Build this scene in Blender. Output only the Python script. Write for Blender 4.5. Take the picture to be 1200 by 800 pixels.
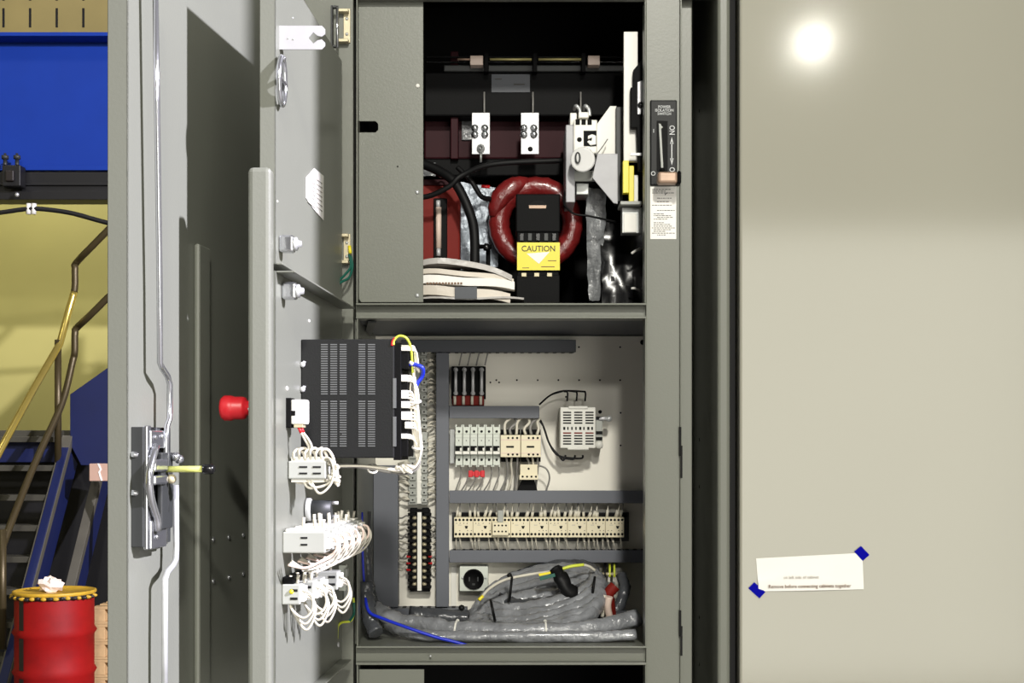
import bpy, math, random
from mathutils import Vector, Matrix
random.seed(7)
for o in list(bpy.data.objects): bpy.data.objects.remove(o)
SC = bpy.context.scene
COL = SC.collection

# ------------------------------------------------------------------ camera
F = 1545.0            # focal length in pixels of a 1200 px wide frame
D = 2.70              # camera to cabinet front
ZC = 1.94             # camera height
HX, HY = 600.0, 522.0
cam_d = bpy.data.cameras.new('camera'); cam = bpy.data.objects.new('camera', cam_d); COL.objects.link(cam)
cam.location = (0, -D, ZC); cam.rotation_euler = (math.pi/2, 0, 0)
cam_d.sensor_width = 36; cam_d.lens = F/1200*36; cam_d.shift_y = (HY-400)/1200
cam_d.clip_start = .05; cam_d.clip_end = 100
SC.camera = cam

# ------------------------------------------------------------------ light
w = bpy.data.worlds.new('hall_ambient'); SC.world = w; w.use_nodes = True
w.node_tree.nodes['Background'].inputs[0].default_value = (1.0, .965, .86, 1)
w.node_tree.nodes['Background'].inputs[1].default_value = .10
SC.view_settings.view_transform = 'Standard'; SC.view_settings.look = 'None'
SC.view_settings.gamma = 1; SC.view_settings.use_curve_mapping = False
SC.view_settings.exposure = 0.0

def lamp(name, loc, target, power, size, col):
    l = bpy.data.lights.new(name, 'AREA'); l.shape = 'DISK'; l.size = size; l.energy = power; l.color = col
    o = bpy.data.objects.new(name, l); COL.objects.link(o); o.location = loc
    o.rotation_euler = (Vector(target)-Vector(loc)).to_track_quat('-Z', 'Y').to_euler()
    return o
def rect_light(name, loc, target, sx, sy, radiance, col):
    o = lamp(name, loc, target, radiance*math.pi*sx*sy, sx, col)
    o.data.shape = 'RECTANGLE'; o.data.size = sx; o.data.size_y = sy
    return o
def hb(E, d): return E*math.pi*math.pi*d*d      # power that gives a radiance E on a white card at distance d
lamp('hall_lamp_main', (.98, -10, ZC+5.35), (0, 0, ZC), hb(.70, 11.4), .75, (1, .97, .88))
lamp('hall_lamp_far', (1.0, -17.5, ZC+5.15), (0, 0, ZC), hb(.12, 18.3), .9, (1, .97, .9))
lamp('hall_lamp_aisle', (3.80, -14, ZC+5.08), (.5, 0, ZC+.3), hb(.016, 15.4), .22, (1, .97, .88))
lamp('hall_lamp_side', (9.3, -4.36, ZC+5.8), (-.4, -.4, ZC), hb(3.95, 11.9), .4, (.90, .865, 1))
rect_light('added_rect_light', (3.35, -8, ZC-.08), (3.35, 0, ZC-.08), 4.2, 3.65, 4.7, (1, .975, .87))  # added light panel behind the camera, brightens the plain door's lower part
lamp('added_stairs_light', (-5.8, 4.6, ZC+7.0), (-4.6, 9.5, ZC-.2), hb(.10, 8.5), 1.0, (1, .96, .84))  # added unseen lamp that lights the workshop corner at the left
lamp('added_wall_light', (-5.2, 9.9, ZC+5.2), (-4.6, 12, ZC+1), hb(.7, 5.2), .8, (1, .96, .84))  # added lamp, unseen, brightens the wall behind the beam

# ------------------------------------------------------------------ helpers
def X(px, Y): return (px-HX)*(D+Y)/F
def Z(py, Y): return ZC-(py-HY)*(D+Y)/F
def P(px, py, Y): return Vector((X(px, Y), Y, Z(py, Y)))
def S(Y): return (D+Y)/F

def lin(c):
    r = []
    for v in c:
        v /= 255.0
        r.append(v/12.92 if v <= .04045 else ((v+.055)/1.055)**2.4)
    return r
MATS = {}
def mat(name, rgb, rough=.5, metal=0, var=.06, vscale=6, bump=0, bscale=60, spec=.5, alpha=1, trans=0, coat=0, col2=None, detail=4):
    m = bpy.data.materials.new(name); m.use_nodes = True
    nt = m.node_tree; b = nt.nodes['Principled BSDF']
    c = lin(rgb)
    tc = nt.nodes.new('ShaderNodeTexCoord')
    n = nt.nodes.new('ShaderNodeTexNoise'); n.inputs['Scale'].default_value = vscale; n.inputs['Detail'].default_value = detail
    nt.links.new(tc.outputs['Object'], n.inputs['Vector'])
    r = nt.nodes.new('ShaderNodeValToRGB')
    r.color_ramp.elements[0].position = .3; r.color_ramp.elements[1].position = .7
    c2 = lin(col2) if col2 else [min(1, x*(1+var)) for x in c]
    r.color_ramp.elements[0].color = [x*(1-var) for x in c]+[1] if not col2 else c+[1]
    r.color_ramp.elements[1].color = list(c2)+[1]
    nt.links.new(n.outputs['Fac'], r.inputs['Fac'])
    nt.links.new(r.outputs['Color'], b.inputs['Base Color'])
    b.inputs['Roughness'].default_value = rough; b.inputs['Metallic'].default_value = metal
    b.inputs['Specular IOR Level'].default_value = spec
    b.inputs['Coat Weight'].default_value = coat; b.inputs['Coat Roughness'].default_value = .12
    if trans: b.inputs['Transmission Weight'].default_value = trans
    if alpha < 1: b.inputs['Alpha'].default_value = alpha
    if bump:
        n2 = nt.nodes.new('ShaderNodeTexNoise'); n2.inputs['Scale'].default_value = bscale; n2.inputs['Detail'].default_value = 5
        nt.links.new(tc.outputs['Object'], n2.inputs['Vector'])
        bp = nt.nodes.new('ShaderNodeBump'); bp.inputs['Strength'].default_value = bump; bp.inputs['Distance'].default_value = .01
        nt.links.new(n2.outputs['Fac'], bp.inputs['Height']); nt.links.new(bp.outputs['Normal'], b.inputs['Normal'])
    MATS[name] = m
    return m
M = MATS
mat('paint', (113, 115, 106), .36, spec=.35, var=.02, vscale=2.5, bump=.03, bscale=220)
mat('door_paint', (159, 157, 144), .10, spec=.5, var=.02, vscale=1.2, bump=.005, bscale=120)
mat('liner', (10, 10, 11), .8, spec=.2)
mat('panel', (232, 228, 216), .45, var=.02)
mat('duct', (93, 96, 104), .5, var=.03)
mat('duct_dark', (74, 77, 83), .55, var=.05)
mat('black', (5, 5, 6), .6, spec=.12, bump=.05, bscale=300)
mat('black_gloss', (14, 14, 16), .25)
mat('drive_black', (15, 16, 17), .5, spec=.3, bump=.05, bscale=400)
mat('vent_grey', (104, 106, 106), .4, metal=.3)
mat('hole', (6, 6, 6), .9)
mat('gasket', (10, 10, 11), .8)
mat('cream', (226, 216, 186), .45, var=.03)
mat('breaker', (205, 210, 200), .45, var=.03)
mat('grey_plastic', (160, 162, 156), .45, var=.03)
mat('dark_plastic', (46, 48, 48), .5)
mat('white_plastic', (232, 230, 222), .4, var=.02)
mat('relay_white', (215, 214, 206), .42, var=.02)
mat('chrome', (200, 202, 205), .14, metal=.9, var=.03, bump=.05, bscale=40)
mat('zinc', (206, 208, 208), .32, metal=.55, var=.12, vscale=25)
mat('zinc_dull', (170, 172, 170), .5, metal=.8, var=.15, vscale=20)
mat('yellow_zinc', (186, 176, 146), .4, metal=.3, var=.1)
mat('tab_metal', (160, 160, 163), .5, metal=.2, var=.06, vscale=30)
mat('galvanised', (200, 200, 202), .45, metal=.3, var=.06, vscale=30)
mat('copper', (164, 138, 118), .4, metal=.25, var=.12, vscale=40)
mat('brass_bar', (190, 180, 120), .4, metal=.3)
mat('burgundy', (46, 6, 15), .6, spec=.2, var=.15)
mat('fuse_red', (116, 26, 18), .6, spec=.2, var=.1)
mat('toroid_red', (116, 30, 30), .3, var=.2, vscale=30, bump=.35, bscale=70, coat=.5)
mat('red_plastic', (205, 32, 42), .4)
mat('wire_white', (206, 201, 186), .45, var=.05)
mat('wire_grey', (132, 130, 126), .5)
mat('wire_black', (12, 12, 13), .55, spec=.25)
mat('wire_blue', (22, 44, 190), .4)
mat('wire_yellow', (206, 216, 70), .45)
mat('wire_green', (16, 84, 70), .45)
mat('wire_red', (196, 28, 34), .45)
mat('sleeve', (132, 134, 138), .2, var=.25, vscale=22, bump=1, bscale=34, coat=.4)
mat('sleeve_dark', (70, 72, 76), .22, var=.2, vscale=18, bump=.9, bscale=26)
mat('film', (120, 122, 124), .2, var=.3, vscale=30, bump=1, bscale=30)
mat('foil', (128, 136, 146), .35, metal=.2, var=.2, vscale=25, bump=.8, bscale=18)
mat('paper', (240, 238, 232), .6, var=.02)
mat('manual', (206, 197, 184), .4, var=.1, vscale=12, bump=.3, bscale=15)
mat('bag', (176, 172, 168), .25, var=.15, vscale=14, bump=.6, bscale=14)
mat('ink', (60, 58, 56), .7)
mat('ink_brown', (120, 92, 70), .7)
mat('ink_faint', (176, 170, 160), .7)
mat('ink_white', (206, 208, 208), .6)
mat('label_yellow', (232, 216, 40), .35, var=.04)
mat('tape_blue', (5, 5, 150), .85, spec=.1, var=.03)
mat('rod_yellow', (186, 190, 104), .4)
mat('ceramic', (226, 226, 224), .15, coat=.5)
mat('fuse_body', (222, 200, 186), .4)
mat('yellow_wall', (170, 163, 98), .55, var=.08, vscale=.7)
mat('yellow_steel', (130, 117, 68), .5, var=.08, vscale=3)
mat('blue_steel', (10, 50, 140), .6, spec=.25, var=.05, vscale=3)
mat('navy_steel', (12, 24, 70), .5, var=.1, vscale=3)
mat('black_steel', (16, 16, 18), .5, var=.2, vscale=3)
mat('tread', (62, 60, 50), .6, var=.15, vscale=8)
mat('stringer', (84, 81, 70), .55, var=.1, vscale=4)
mat('rail_brown', (78, 68, 44), .4, metal=.5)
mat('rail_brass_lit', (206, 184, 96), .28, metal=.8)  # brass with the light on the lower rail put into its colour
mat('drum_red', (150, 15, 14), .6, spec=.2, var=.12, vscale=5, col2=(124, 12, 13))
mat('drum_lid', (196, 156, 44), .5, var=.15, vscale=12)
mat('drum_black', (30, 24, 22), .5)
mat('rag', (236, 220, 206), .8, var=.1, vscale=30)
mat('wood', (190, 158, 112), .65, var=.15, vscale=9)
mat('pink_sheet', (214, 178, 158), .4, metal=.3)
mat('concrete', (96, 94, 88), .7, var=.1, vscale=1.5)

class Frame:
    def __init__(s, H, ang):
        s.H = Vector((H[0], H[1], 0)); a = math.radians(ang)
        s.u = Vector((-math.sin(a), -math.cos(a), 0)); s.n = Vector((math.cos(a), -math.sin(a), 0))
    def pt(s, w, n, z): return s.H+s.u*w+s.n*n+Vector((0, 0, z))
    def px(s, px, py, n=0):                    # door coordinates (w, z) of a pixel on the plane n
        C = Vector((0, -D, 0)); d = Vector(((px-HX)/F, 1, 0))
        t = (n-(C-s.H).dot(s.n))/d.dot(s.n)
        p = C+d*t
        return (p-s.H).dot(s.u), ZC+t*(HY-py)/F

def catmull(pts, n=6, closed=False):
    pts = [Vector(p) for p in pts]; out = []; L = len(pts)
    rng = range(L) if closed else range(L-1)
    for i in rng:
        if closed: p0, p1, p2, p3 = pts[i-1], pts[i], pts[(i+1) % L], pts[(i+2) % L]
        else: p0, p1, p2, p3 = pts[max(i-1, 0)], pts[i], pts[i+1], pts[min(i+2, L-1)]
        for k in range(n):
            t = k/n
            out.append(.5*((2*p1)+(p2-p0)*t+(2*p0-5*p1+4*p2-p3)*t*t+(3*p1-p0-3*p2+p3)*t**3))
    if not closed: out.append(pts[-1])
    return out

WL = {}                                         # world location of every object
class MB:
    def __init__(s, f=None): s.v = []; s.f = []; s.sm = []; s.map = f or (lambda a, b, c: Vector((a, b, c)))
    def quadbox(s, c):                          # 8 corners, bottom ring then top ring
        i = len(s.v); s.v += [Vector(p) for p in c]
        for q in ((0, 3, 2, 1), (4, 5, 6, 7), (0, 1, 5, 4), (1, 2, 6, 5), (2, 3, 7, 6), (3, 0, 4, 7)):
            s.f.append([i+k for k in q]); s.sm.append(False)
        return s
    def box(s, x0, x1, y0, y1, z0, z1):
        g = s.map
        return s.quadbox([g(x0, y0, z0), g(x1, y0, z0), g(x1, y1, z0), g(x0, y1, z0), g(x0, y0, z1), g(x1, y0, z1), g(x1, y1, z1), g(x0, y1, z1)])
    def pb(s, x0, y0, x1, y1, Ya, Yb):          # box whose front face is the pixel rectangle at depth Ya
        return s.box(X(x0, Ya), X(x1, Ya), Ya, Yb, Z(y1, Ya), Z(y0, Ya))
    def prism(s, pts, off):
        pts = [Vector(p) for p in pts]; off = Vector(off); n = len(pts); i = len(s.v)
        s.v += pts+[p+off for p in pts]
        s.f.append([i+k for k in range(n)][::-1]); s.sm.append(False)
        s.f.append([i+n+k for k in range(n)]); s.sm.append(False)
        for k in range(n):
            s.f.append([i+k, i+(k+1) % n, i+n+(k+1) % n, i+n+k]); s.sm.append(False)
        return s
    def pprism(s, pix, Ya, Yb): return s.prism([P(a, b, Ya) for a, b in pix], (0, Yb-Ya, 0))
    def tube(s, pts, r, seg=8, closed=False, rf=None, flat=1.0):
        pts = [Vector(p) for p in pts]; L = len(pts); i0 = len(s.v)
        up = None
        for i, p in enumerate(pts):
            if closed: t = (pts[(i+1) % L]-pts[i-1])
            else: t = pts[min(i+1, L-1)]-pts[max(i-1, 0)]
            if t.length < 1e-9: t = Vector((0, 0, 1))
            t.normalize()
            if up is None:
                up = Vector((0, 0, 1)) if abs(t.z) < .9 else Vector((1, 0, 0))
            a = up-t*up.dot(t)
            if a.length < 1e-6: a = t.orthogonal()
            a.normalize(); b = t.cross(a); up = a
            for k in range(seg):
                th = 2*math.pi*k/seg
                rr = (r[i] if isinstance(r, (list, tuple)) else r)
                if rf: rr *= rf(i, k)
                s.v.append(p+(a*math.cos(th)*flat+b*math.sin(th))*rr)
        for i in range(L if closed else L-1):
            j = (i+1) % L
            for k in range(seg):
                k2 = (k+1) % seg
                s.f.append([i0+i*seg+k, i0+i*seg+k2, i0+j*seg+k2, i0+j*seg+k]); s.sm.append(True)
        if not closed:
            s.f.append([i0+k for k in range(seg)][::-1]); s.sm.append(False)
            s.f.append([i0+(L-1)*seg+k for k in range(seg)]); s.sm.append(False)
        return s
    def cyl(s, p0, p1, r0, r1=None, seg=16):
        return s.tube([p0, p1], [r0, r0 if r1 is None else r1], seg)
    def lathe(s, prof, o, axis=(0, 0, 1), seg=24):
        o = Vector(o); ax = Vector(axis).normalized(); a = ax.orthogonal().normalized(); b = ax.cross(a); i0 = len(s.v)
        for r, h in prof:
            for k in range(seg):
                th = 2*math.pi*k/seg; s.v.append(o+ax*h+(a*math.cos(th)+b*math.sin(th))*max(r, 1e-5))
        for i in range(len(prof)-1):
            for k in range(seg):
                k2 = (k+1) % seg
                s.f.append([i0+i*seg+k, i0+i*seg+k2, i0+(i+1)*seg+k2, i0+(i+1)*seg+k]); s.sm.append(True)
        return s
    def ball(s, c, r, seg=12, rf=None):
        r = r if isinstance(r, (tuple, list)) else (r, r, r); i0 = len(s.v); n = seg//2+1
        for i in range(n):
            ph = math.pi*i/(n-1)
            for k in range(seg):
                th = 2*math.pi*k/seg; q = rf(i, k) if rf else 1
                s.v.append(Vector(c)+Vector((math.sin(ph)*math.cos(th)*r[0], math.sin(ph)*math.sin(th)*r[1], math.cos(ph)*r[2]))*q)
        for i in range(n-1):
            for k in range(seg):
                k2 = (k+1) % seg
                s.f.append([i0+i*seg+k, i0+(i+1)*seg+k, i0+(i+1)*seg+k2, i0+i*seg+k2]); s.sm.append(not rf)
        return s
    def sheet(s, rows, thick=(0, 0, .001)):     # grid of points with thickness
        nr, nc = len(rows), len(rows[0]); i0 = len(s.v); t = Vector(thick); N = nr*nc
        fl = [Vector(p) for r in rows for p in r]
        s.v += fl+[p+t for p in fl]
        for i in range(nr-1):
            for k in range(nc-1):
                a = i*nc+k; q = [a, a+1, a+nc+1, a+nc]
                s.f.append([i0+x for x in q][::-1]); s.sm.append(True)
                s.f.append([i0+N+x for x in q]); s.sm.append(True)
        edge = list(range(nc))+[i*nc+nc-1 for i in range(1, nr)]+[(nr-1)*nc+k for k in range(nc-2, -1, -1)]+[i*nc for i in range(nr-2, 0, -1)]
        j0 = len(s.v); E = len(edge)
        s.v += [fl[a] for a in edge]+[fl[a]+t for a in edge]
        for a in range(E):
            b = (a+1) % E
            s.f.append([j0+a, j0+b, j0+E+b, j0+E+a]); s.sm.append(False)
        return s
    def build(s, name, m, parent=None, bev=0, label=None, cat=None, group=None, kind=None, seg=2):
        vs = s.v
        lo = Vector((min(p.x for p in vs), min(p.y for p in vs), min(p.z for p in vs)))
        hi = Vector((max(p.x for p in vs), max(p.y for p in vs), max(p.z for p in vs)))
        org = Vector(((lo.x+hi.x)/2, (lo.y+hi.y)/2, lo.z))
        me = bpy.data.meshes.new(name)
        me.from_pydata([tuple(p-org) for p in vs], [], s.f)
        me.polygons.foreach_set('use_smooth', s.sm)
        me.materials.append(M[m]); me.validate(); me.update()
        import bmesh
        bm = bmesh.new(); bm.from_mesh(me); bmesh.ops.recalc_face_normals(bm, faces=bm.faces); bm.to_mesh(me); bm.free()
        o = bpy.data.objects.new(name, me); COL.objects.link(o)
        WL[o.name] = org
        if parent is not None:
            o.parent = parent; o.location = org-WL[parent.name]
        else: o.location = org
        if bev:
            b = o.modifiers.new('bevel', 'BEVEL'); b.width = bev; b.segments = seg; b.limit_method = 'ANGLE'
            b.angle_limit = .6
        tag(o, label, cat, group, kind)
        return o

def tag(o, label=None, cat=None, group=None, kind=None):
    if label: o['label'] = label
    if cat: o['category'] = cat
    if group: o['group'] = group
    if kind: o['kind'] = kind
    return o
def thing(name, loc, label, cat, group=None):
    o = bpy.data.objects.new(name, None); COL.objects.link(o); o.location = loc; o.empty_display_size = .05
    WL[o.name] = Vector(loc)
    return tag(o, label, cat, group)
def kids(o): return [c for c in COL.objects if c.parent == o]
def copy_tree(o, delta, label=None, parent=None):
    c = o.copy(); COL.objects.link(c); c.parent = parent
    if parent is None:
        c.location = Vector(o.location)+Vector(delta); WL[c.name] = WL[o.name]+Vector(delta)
        if label: c['label'] = label
    for k in kids(o): copy_tree(k, delta, None, c)
    return c
def text(s, size, loc, m, parent, rot=(math.pi/2, 0, 0), name='lettering', align='CENTER', ext=.0002, sx=1, bold=0):
    cu = bpy.data.curves.new(name, 'FONT'); cu.body = s; cu.size = size; cu.align_x = align; cu.align_y = 'CENTER'
    cu.extrude = ext; cu.offset = bold*size; cu.resolution_u = 3
    t = bpy.data.objects.new(name, cu); COL.objects.link(t)
    dg = bpy.context.evaluated_depsgraph_get(); dg.update()
    me = bpy.data.meshes.new_from_object(t.evaluated_get(dg)); bpy.data.objects.remove(t)
    me.transform(Matrix.Diagonal((sx, 1, 1, 1)))
    me.materials.clear(); me.materials.append(M[m])
    o = bpy.data.objects.new(name, me); COL.objects.link(o); o.rotation_euler = rot
    if parent is not None: o.parent = parent; o.location = Vector(loc)-WL[parent.name]
    else: o.location = loc
    return o
def wire(pts, r, m, parent=None, n=6, seg=6, name='wire', **k):
    return MB().tube(catmull(pts, n), r, seg).build(name, m, parent, **k)
def screw(c, axis, r, parent, m='zinc', name='screw'):
    ax = Vector(axis).normalized()
    return MB().lathe([(0, r*.7), (r*.6, r*.6), (r, r*.2), (r, -r*.2), (0, -r*.2)], c, ax, 10).build(name, m, parent)

# ------------------------------------------------------------------ setting
def struct(name, mb, m): return mb.build(name, m, None, kind='structure')
struct('floor', MB().box(-16, 16, -20, 14, -.2, 0), 'concrete')
struct('wall_back', MB().box(-16, 16, 12, 12.3, 0, 10), 'yellow_wall')
struct('wall_left', MB().box(-16.3, -16, -20, 14, 0, 10), 'yellow_wall')

# ------------------------------------------------------------------ the open cabinet
CT, CB = 3.42, .12
XL, XR = -.470, X(856, -.03)
cab = thing('control_cabinet', (0, .28, 0), 'tall grey steel control cabinet standing open, full of electrical gear', 'cabinet')
def cp(mb, name, m='paint', bev=.0015, **k): return mb.build(name, m, cab, bev, **k)
cp(MB().box(XL, XR, .06, .6, 0, CB), 'plinth', 'black_steel')
cp(MB().box(XL, XL+.004, .002, .6, CB, CT), 'side_panel')
cp(MB().box(XR-.004, XR, .34, .6, CB, CT), 'side_panel')
cp(MB().box(XL, XR, .596, .6, CB, CT), 'rear_panel')
cp(MB().box(XL, XR, -.02, .6, CT, CT+.05), 'roof_panel')
cp(MB().box(X(757, 0), X(797, 0), 0, .03, CB, CT), 'post')
cp(MB().box(XL+.03, X(414, 0), 0, .05, CB, CT), 'stile')
cp(MB().box(XL+.004, XL+.03, .0, .13, CB, CT), 'outer_frame', bev=.004)
cp(MB().box(X(796.6, 0), X(798.6, 0), -.007, .03, CB, CT), 'edge_lip', bev=.001)
cp(MB().box(X(806, .0), X(855, -.03), .335, .34, CB, CT), 'recessed_panel')
cp(MB().box(X(797.5, 0), X(811, .024), .024, .03, CB, CT), 'post_return', bev=.002)
cp(MB().box(X(807, .024), X(811, .024), .03, .335, CB, CT), 'post_web', bev=0)
cp(MB().box(X(841, -.03), X(855, -.03), -.03, .334, CB, CT), 'outer_frame', bev=.006)
cp(MB().box(X(855, -.03), X(857, -.03), -.012, .1, CB, CT), 'edge_strip')
cp(MB().box(X(856, -.01), X(863, -.01), .0, .03, CB, CT), 'gasket', 'gasket')
for y in (515, 570, 723, 778, 130):
    p = Vector((X(841, -.03), .23, Z(y, .23))); cp(MB().lathe([(0, -.0006), (.004, -.0006), (.004, .002), (0, .002)], p, (1, 0, 0), 10), 'screw_hole', 'hole', 0)
for ya, yb in ((500, 560), (715, 768)):
    ym = (ya+yb)/2
    cp(MB().pb(796.2, ya, 798.4, ym+4, -.0085, 0).pb(797.6, ym-8, 799.8, yb, -.0095, 0), 'latch_slot', 'hole', 0)
# openings: thin lips around each of them
def opening(x0, y0, x1, y1):
    for a in ((x0-1.6, y0, x0, y1), (x1, y0, x1+1.4, y1)):
        cp(MB().pb(*a, -.012, .03), 'opening_lip', bev=.0008)
def sill(ya, yb):
    m = MB().pb(417, ya+2, 757, yb-2, .012, .035)
    cp(m, 'sill', bev=.001)
    cp(MB().pb(417, ya, 757.5, ya+2.2, -.014, .035), 'sill_lip', bev=.001)
    cp(MB().pb(417, yb-2.6, 757.5, yb, -.014, .035), 'sill_lip', bev=.001)
opening(419, -.5, 755.5, 355); opening(419.5, 373, 756, 757); opening(419.5, 779, 756, 900)
sill(355, 373); sill(757, 779)
screw(P(504.5, 768.5, 0), (0, -1, 0), .0025, cab)
cp(MB().box(XL+.004, XR-.004, .0, .006, Z(-1, 0), CT), 'header_panel')
cp(MB().pb(417, -3, 757.5, -1.5, -.014, .006), 'sill_lip', bev=.001)
# compartment shells
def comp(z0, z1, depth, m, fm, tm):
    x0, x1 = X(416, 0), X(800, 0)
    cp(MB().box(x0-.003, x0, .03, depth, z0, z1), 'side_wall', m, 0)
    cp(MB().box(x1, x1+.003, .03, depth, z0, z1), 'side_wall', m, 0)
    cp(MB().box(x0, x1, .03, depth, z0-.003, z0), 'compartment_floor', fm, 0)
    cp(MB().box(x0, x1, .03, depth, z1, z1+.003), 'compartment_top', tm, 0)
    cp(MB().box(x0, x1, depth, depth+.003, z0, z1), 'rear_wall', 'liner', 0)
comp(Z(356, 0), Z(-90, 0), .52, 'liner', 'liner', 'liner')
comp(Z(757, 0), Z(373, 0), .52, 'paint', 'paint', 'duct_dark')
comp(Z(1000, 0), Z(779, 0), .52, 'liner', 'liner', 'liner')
# cover plates
pl = [(420, 2), (496, 2), (496, 354), (423, 354), (420.5, 350), (420.5, 155), (440, 155), (443, 152), (443, 145), (440, 142), (420.5, 142)]
cover = cp(MB().pprism(pl, .008, .0105), 'cover_plate', 'paint', .0008)
for x, y in ((489.5, 100.5), (489, 225), (489, 346)): 
    s_ = MB().lathe([(0, .002), (.0035, .0018), (.0045, 0), (.0045, -.001), (0, -.001)], P(x, y, .007), (0, -1, 0), 10).build('screw', 'white_plastic' if y < 120 else 'zinc', cover)
MB().lathe([(0, .001), (.0016, .001), (.0016, -.001), (0, -.001)], P(466, 195, .0075), (0, -1, 0), 8).build('hole', 'hole', cover)
cp(MB().pb(421, 784, 497, 960, .008, .0105), 'cover_plate', 'paint', .0008)

# back panel of the lower compartment
YP = .41
bp = cp(MB().box(X(424, YP), X(800, 0)-.004, YP, YP+.004, Z(768, YP), Z(393.5, YP)), 'mounting_panel', 'panel', .001)
hs = MB()
for zx, zy in ((793, 118), (1008, 118), (332, 302), (363, 290), (377, 302), (470, 290), (578, 290), (686, 290), (794, 290), (902, 290), (1008, 290), (1010, 460), (1010, 630), (725, 377), (903, 455)):
    x, y = 500+zx/4.444, 380+zy/4.444
    r = .0022 if zx != 903 else .0045
    hs.lathe([(0, 0), (r, 0), (r, .002), (0, .002)], P(x, y, YP)+Vector((0, -.0006, 0)), (0, 1, 0), 10)
hs.build('mounting_holes', 'hole', bp, kind='stuff')
sc = MB().lathe([(0, 0), (.006, 0), (.006, .003), (0, .003)], P(753, 401, YP)+Vector((0, -.002, 0)), (0, 1, 0), 12).build('panel_bolt', 'black', bp)
# strut under the shelf of the lower compartment
cp(MB().prism([P(431, 376, .02), P(441, 376, .02), P(434, 392, .3), P(427, 392, .3)], (0, 0, -.004)), 'shelf_strut', 'dark_plastic', 0)
cp(MB().box(X(418, 0), X(800, 0), YP-.03, YP, Z(385, YP), Z(379, YP)), 'shelf_angle', 'duct_dark', .001)

# ------------------------------------------------------------------ doors of the open cabinet
OD = Frame((-.470, -.014), 6.0)
ID = Frame((X(402, -.02), -.02), 3.0)
# outer door
wE, _ = OD.px(150, 400)
zt, zb = CT-.02, CB+.02
odoor = MB(OD.pt).box(.003, wE, -.031, -.0285, zb, zt).box(wE-.003, wE, -.031, 0, zb, zt).box(.003, .006, -.031, 0, zb, zt)\
    .box(.006, wE, -.0035, 0, zb, zt).box(.003, wE, -.031, 0, zt-.003, zt).box(.003, wE, -.031, 0, zb, zb+.003).build('door', 'paint', cab, .004, label='outer grey door with latch rods, swung wide open')
def on(fr, px, py, n): 
    w_, z_ = fr.px(px, py, n); return fr.pt(w_, n, z_)
wa, za = OD.px(227, 285); wb, _ = OD.px(240, 285)
MB(OD.pt).box(wb, wa, 0, .010, zb+.02, za).build('sheen_rib', 'paint', odoor, .004)  # rib shaped to imitate a reflected band on the door face
# latch gear
w0, zc0 = OD.px(153.5, 500, 0); _, zc1 = OD.px(153.5, 641, 0)
w1, _ = OD.px(200, 500, .018)
MB(OD.pt).box(w1, w0, 0.0, .018, zc1, zc0).build('latch_case', 'dark_plastic', odoor, .001)
wp0, _ = OD.px(169, 500, .0185); wp1, _ = OD.px(196, 500, .0185)
MB(OD.pt).box(wp1, wp0, .018, .0195, zc1-.002, zc0).build('latch_plate', 'black_gloss', odoor, .001)
wp2, _ = OD.px(173.5, 500, .0185)
MB(OD.pt).box(wp2, wp0+.001, .017, .024, zc1-.004, zc0+.002).build('latch_rim', 'chrome', odoor, .002)
for py in (532, 577):
    MB().cyl(on(OD, 155, py, .004), on(OD, 172, py+2, .016), .004, seg=10).build('pin', 'chrome', odoor)
wh, _ = OD.px(180, 500, .024); wh2, _ = OD.px(188, 500, .024)
pr = [(560-v, 0) for v in ()]
curve = []
for k in range(13):
    t = k/12; y = 522+100*t
    curve.append(on(OD, 183-9*math.sin(math.pi*min(1, t*1.15))+2*t, y, .03))
MB().tube(curve, .006, 8, flat=1).build('cam_lever', 'chrome', odoor)
for ya, yb in ((538, 552), (557, 567)):
    wq, zq = OD.px(178, ya, .03); wr, zr = OD.px(193, yb, .03)
    MB(OD.pt).box(wr, wq, .02, .036, zr, zq).build('cam_link', 'chrome', odoor, .003)
wq, zq = OD.px(176, 610, .024); wr, zr = OD.px(194, 640, .024)
MB(OD.pt).box(wr, wq, .021, .026, zr, zq).build('guide_bracket', 'chrome', odoor, .002)
wq, zq = OD.px(176, 504, .024); wr, zr = OD.px(195, 525, .024)
MB(OD.pt).box(wr, wq, .021, .026, zr, zq).build('guide_bracket', 'chrome', odoor, .002)
for px, py in ((182, 512), (190, 511), (184, 629)): screw(on(OD, px, py, .027), OD.n, .0035, odoor, 'chrome')
for px, py, m in ((206, 535, 'chrome'), (201, 561, 'yellow_zinc'), (210, 538, 'chrome')):
    MB().ball(on(OD, px, py, .036), .0075, 10).build('nut', m, odoor)
wq, zq = OD.px(190, 530, .03); wr, zr = OD.px(203, 618, .03)
MB(OD.pt).box(wr, wq, .022, .03, zr, zq).build('cam_plate', 'dark_plastic', odoor, .002)
ha = on(OD, 195, 549.5, .03); hl = OD.n*.062
MB().cyl(ha, ha+hl, .0048, seg=12).build('handle_shaft', 'rod_yellow', odoor)
MB().lathe([(0, 0), (.007, .001), (.0076, .004), (.0076, .015), (.005, .018), (0, .018)], ha+hl*.9, OD.n, 14).build('handle_cap', 'black_gloss', odoor)
up = [(182, -30), (184, 120), (187, 330), (187.5, 425), (190, 431), (196.5, 441), (199, 450), (199, 490), (195.5, 500), (194.5, 520), (195, 600)]
MB().tube([on(OD, a, b, .026) for a, b in up], .0046, 10).build('latch_rod', 'chrome', odoor)
lo = [(206, 568), (206.5, 640), (206, 655), (203, 662), (196, 670), (193.5, 678), (193, 740), (193, 830)]
MB().tube([on(OD, a, b, .026) for a, b in lo], .0048, 10).build('latch_rod', 'zinc', odoor)

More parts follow.
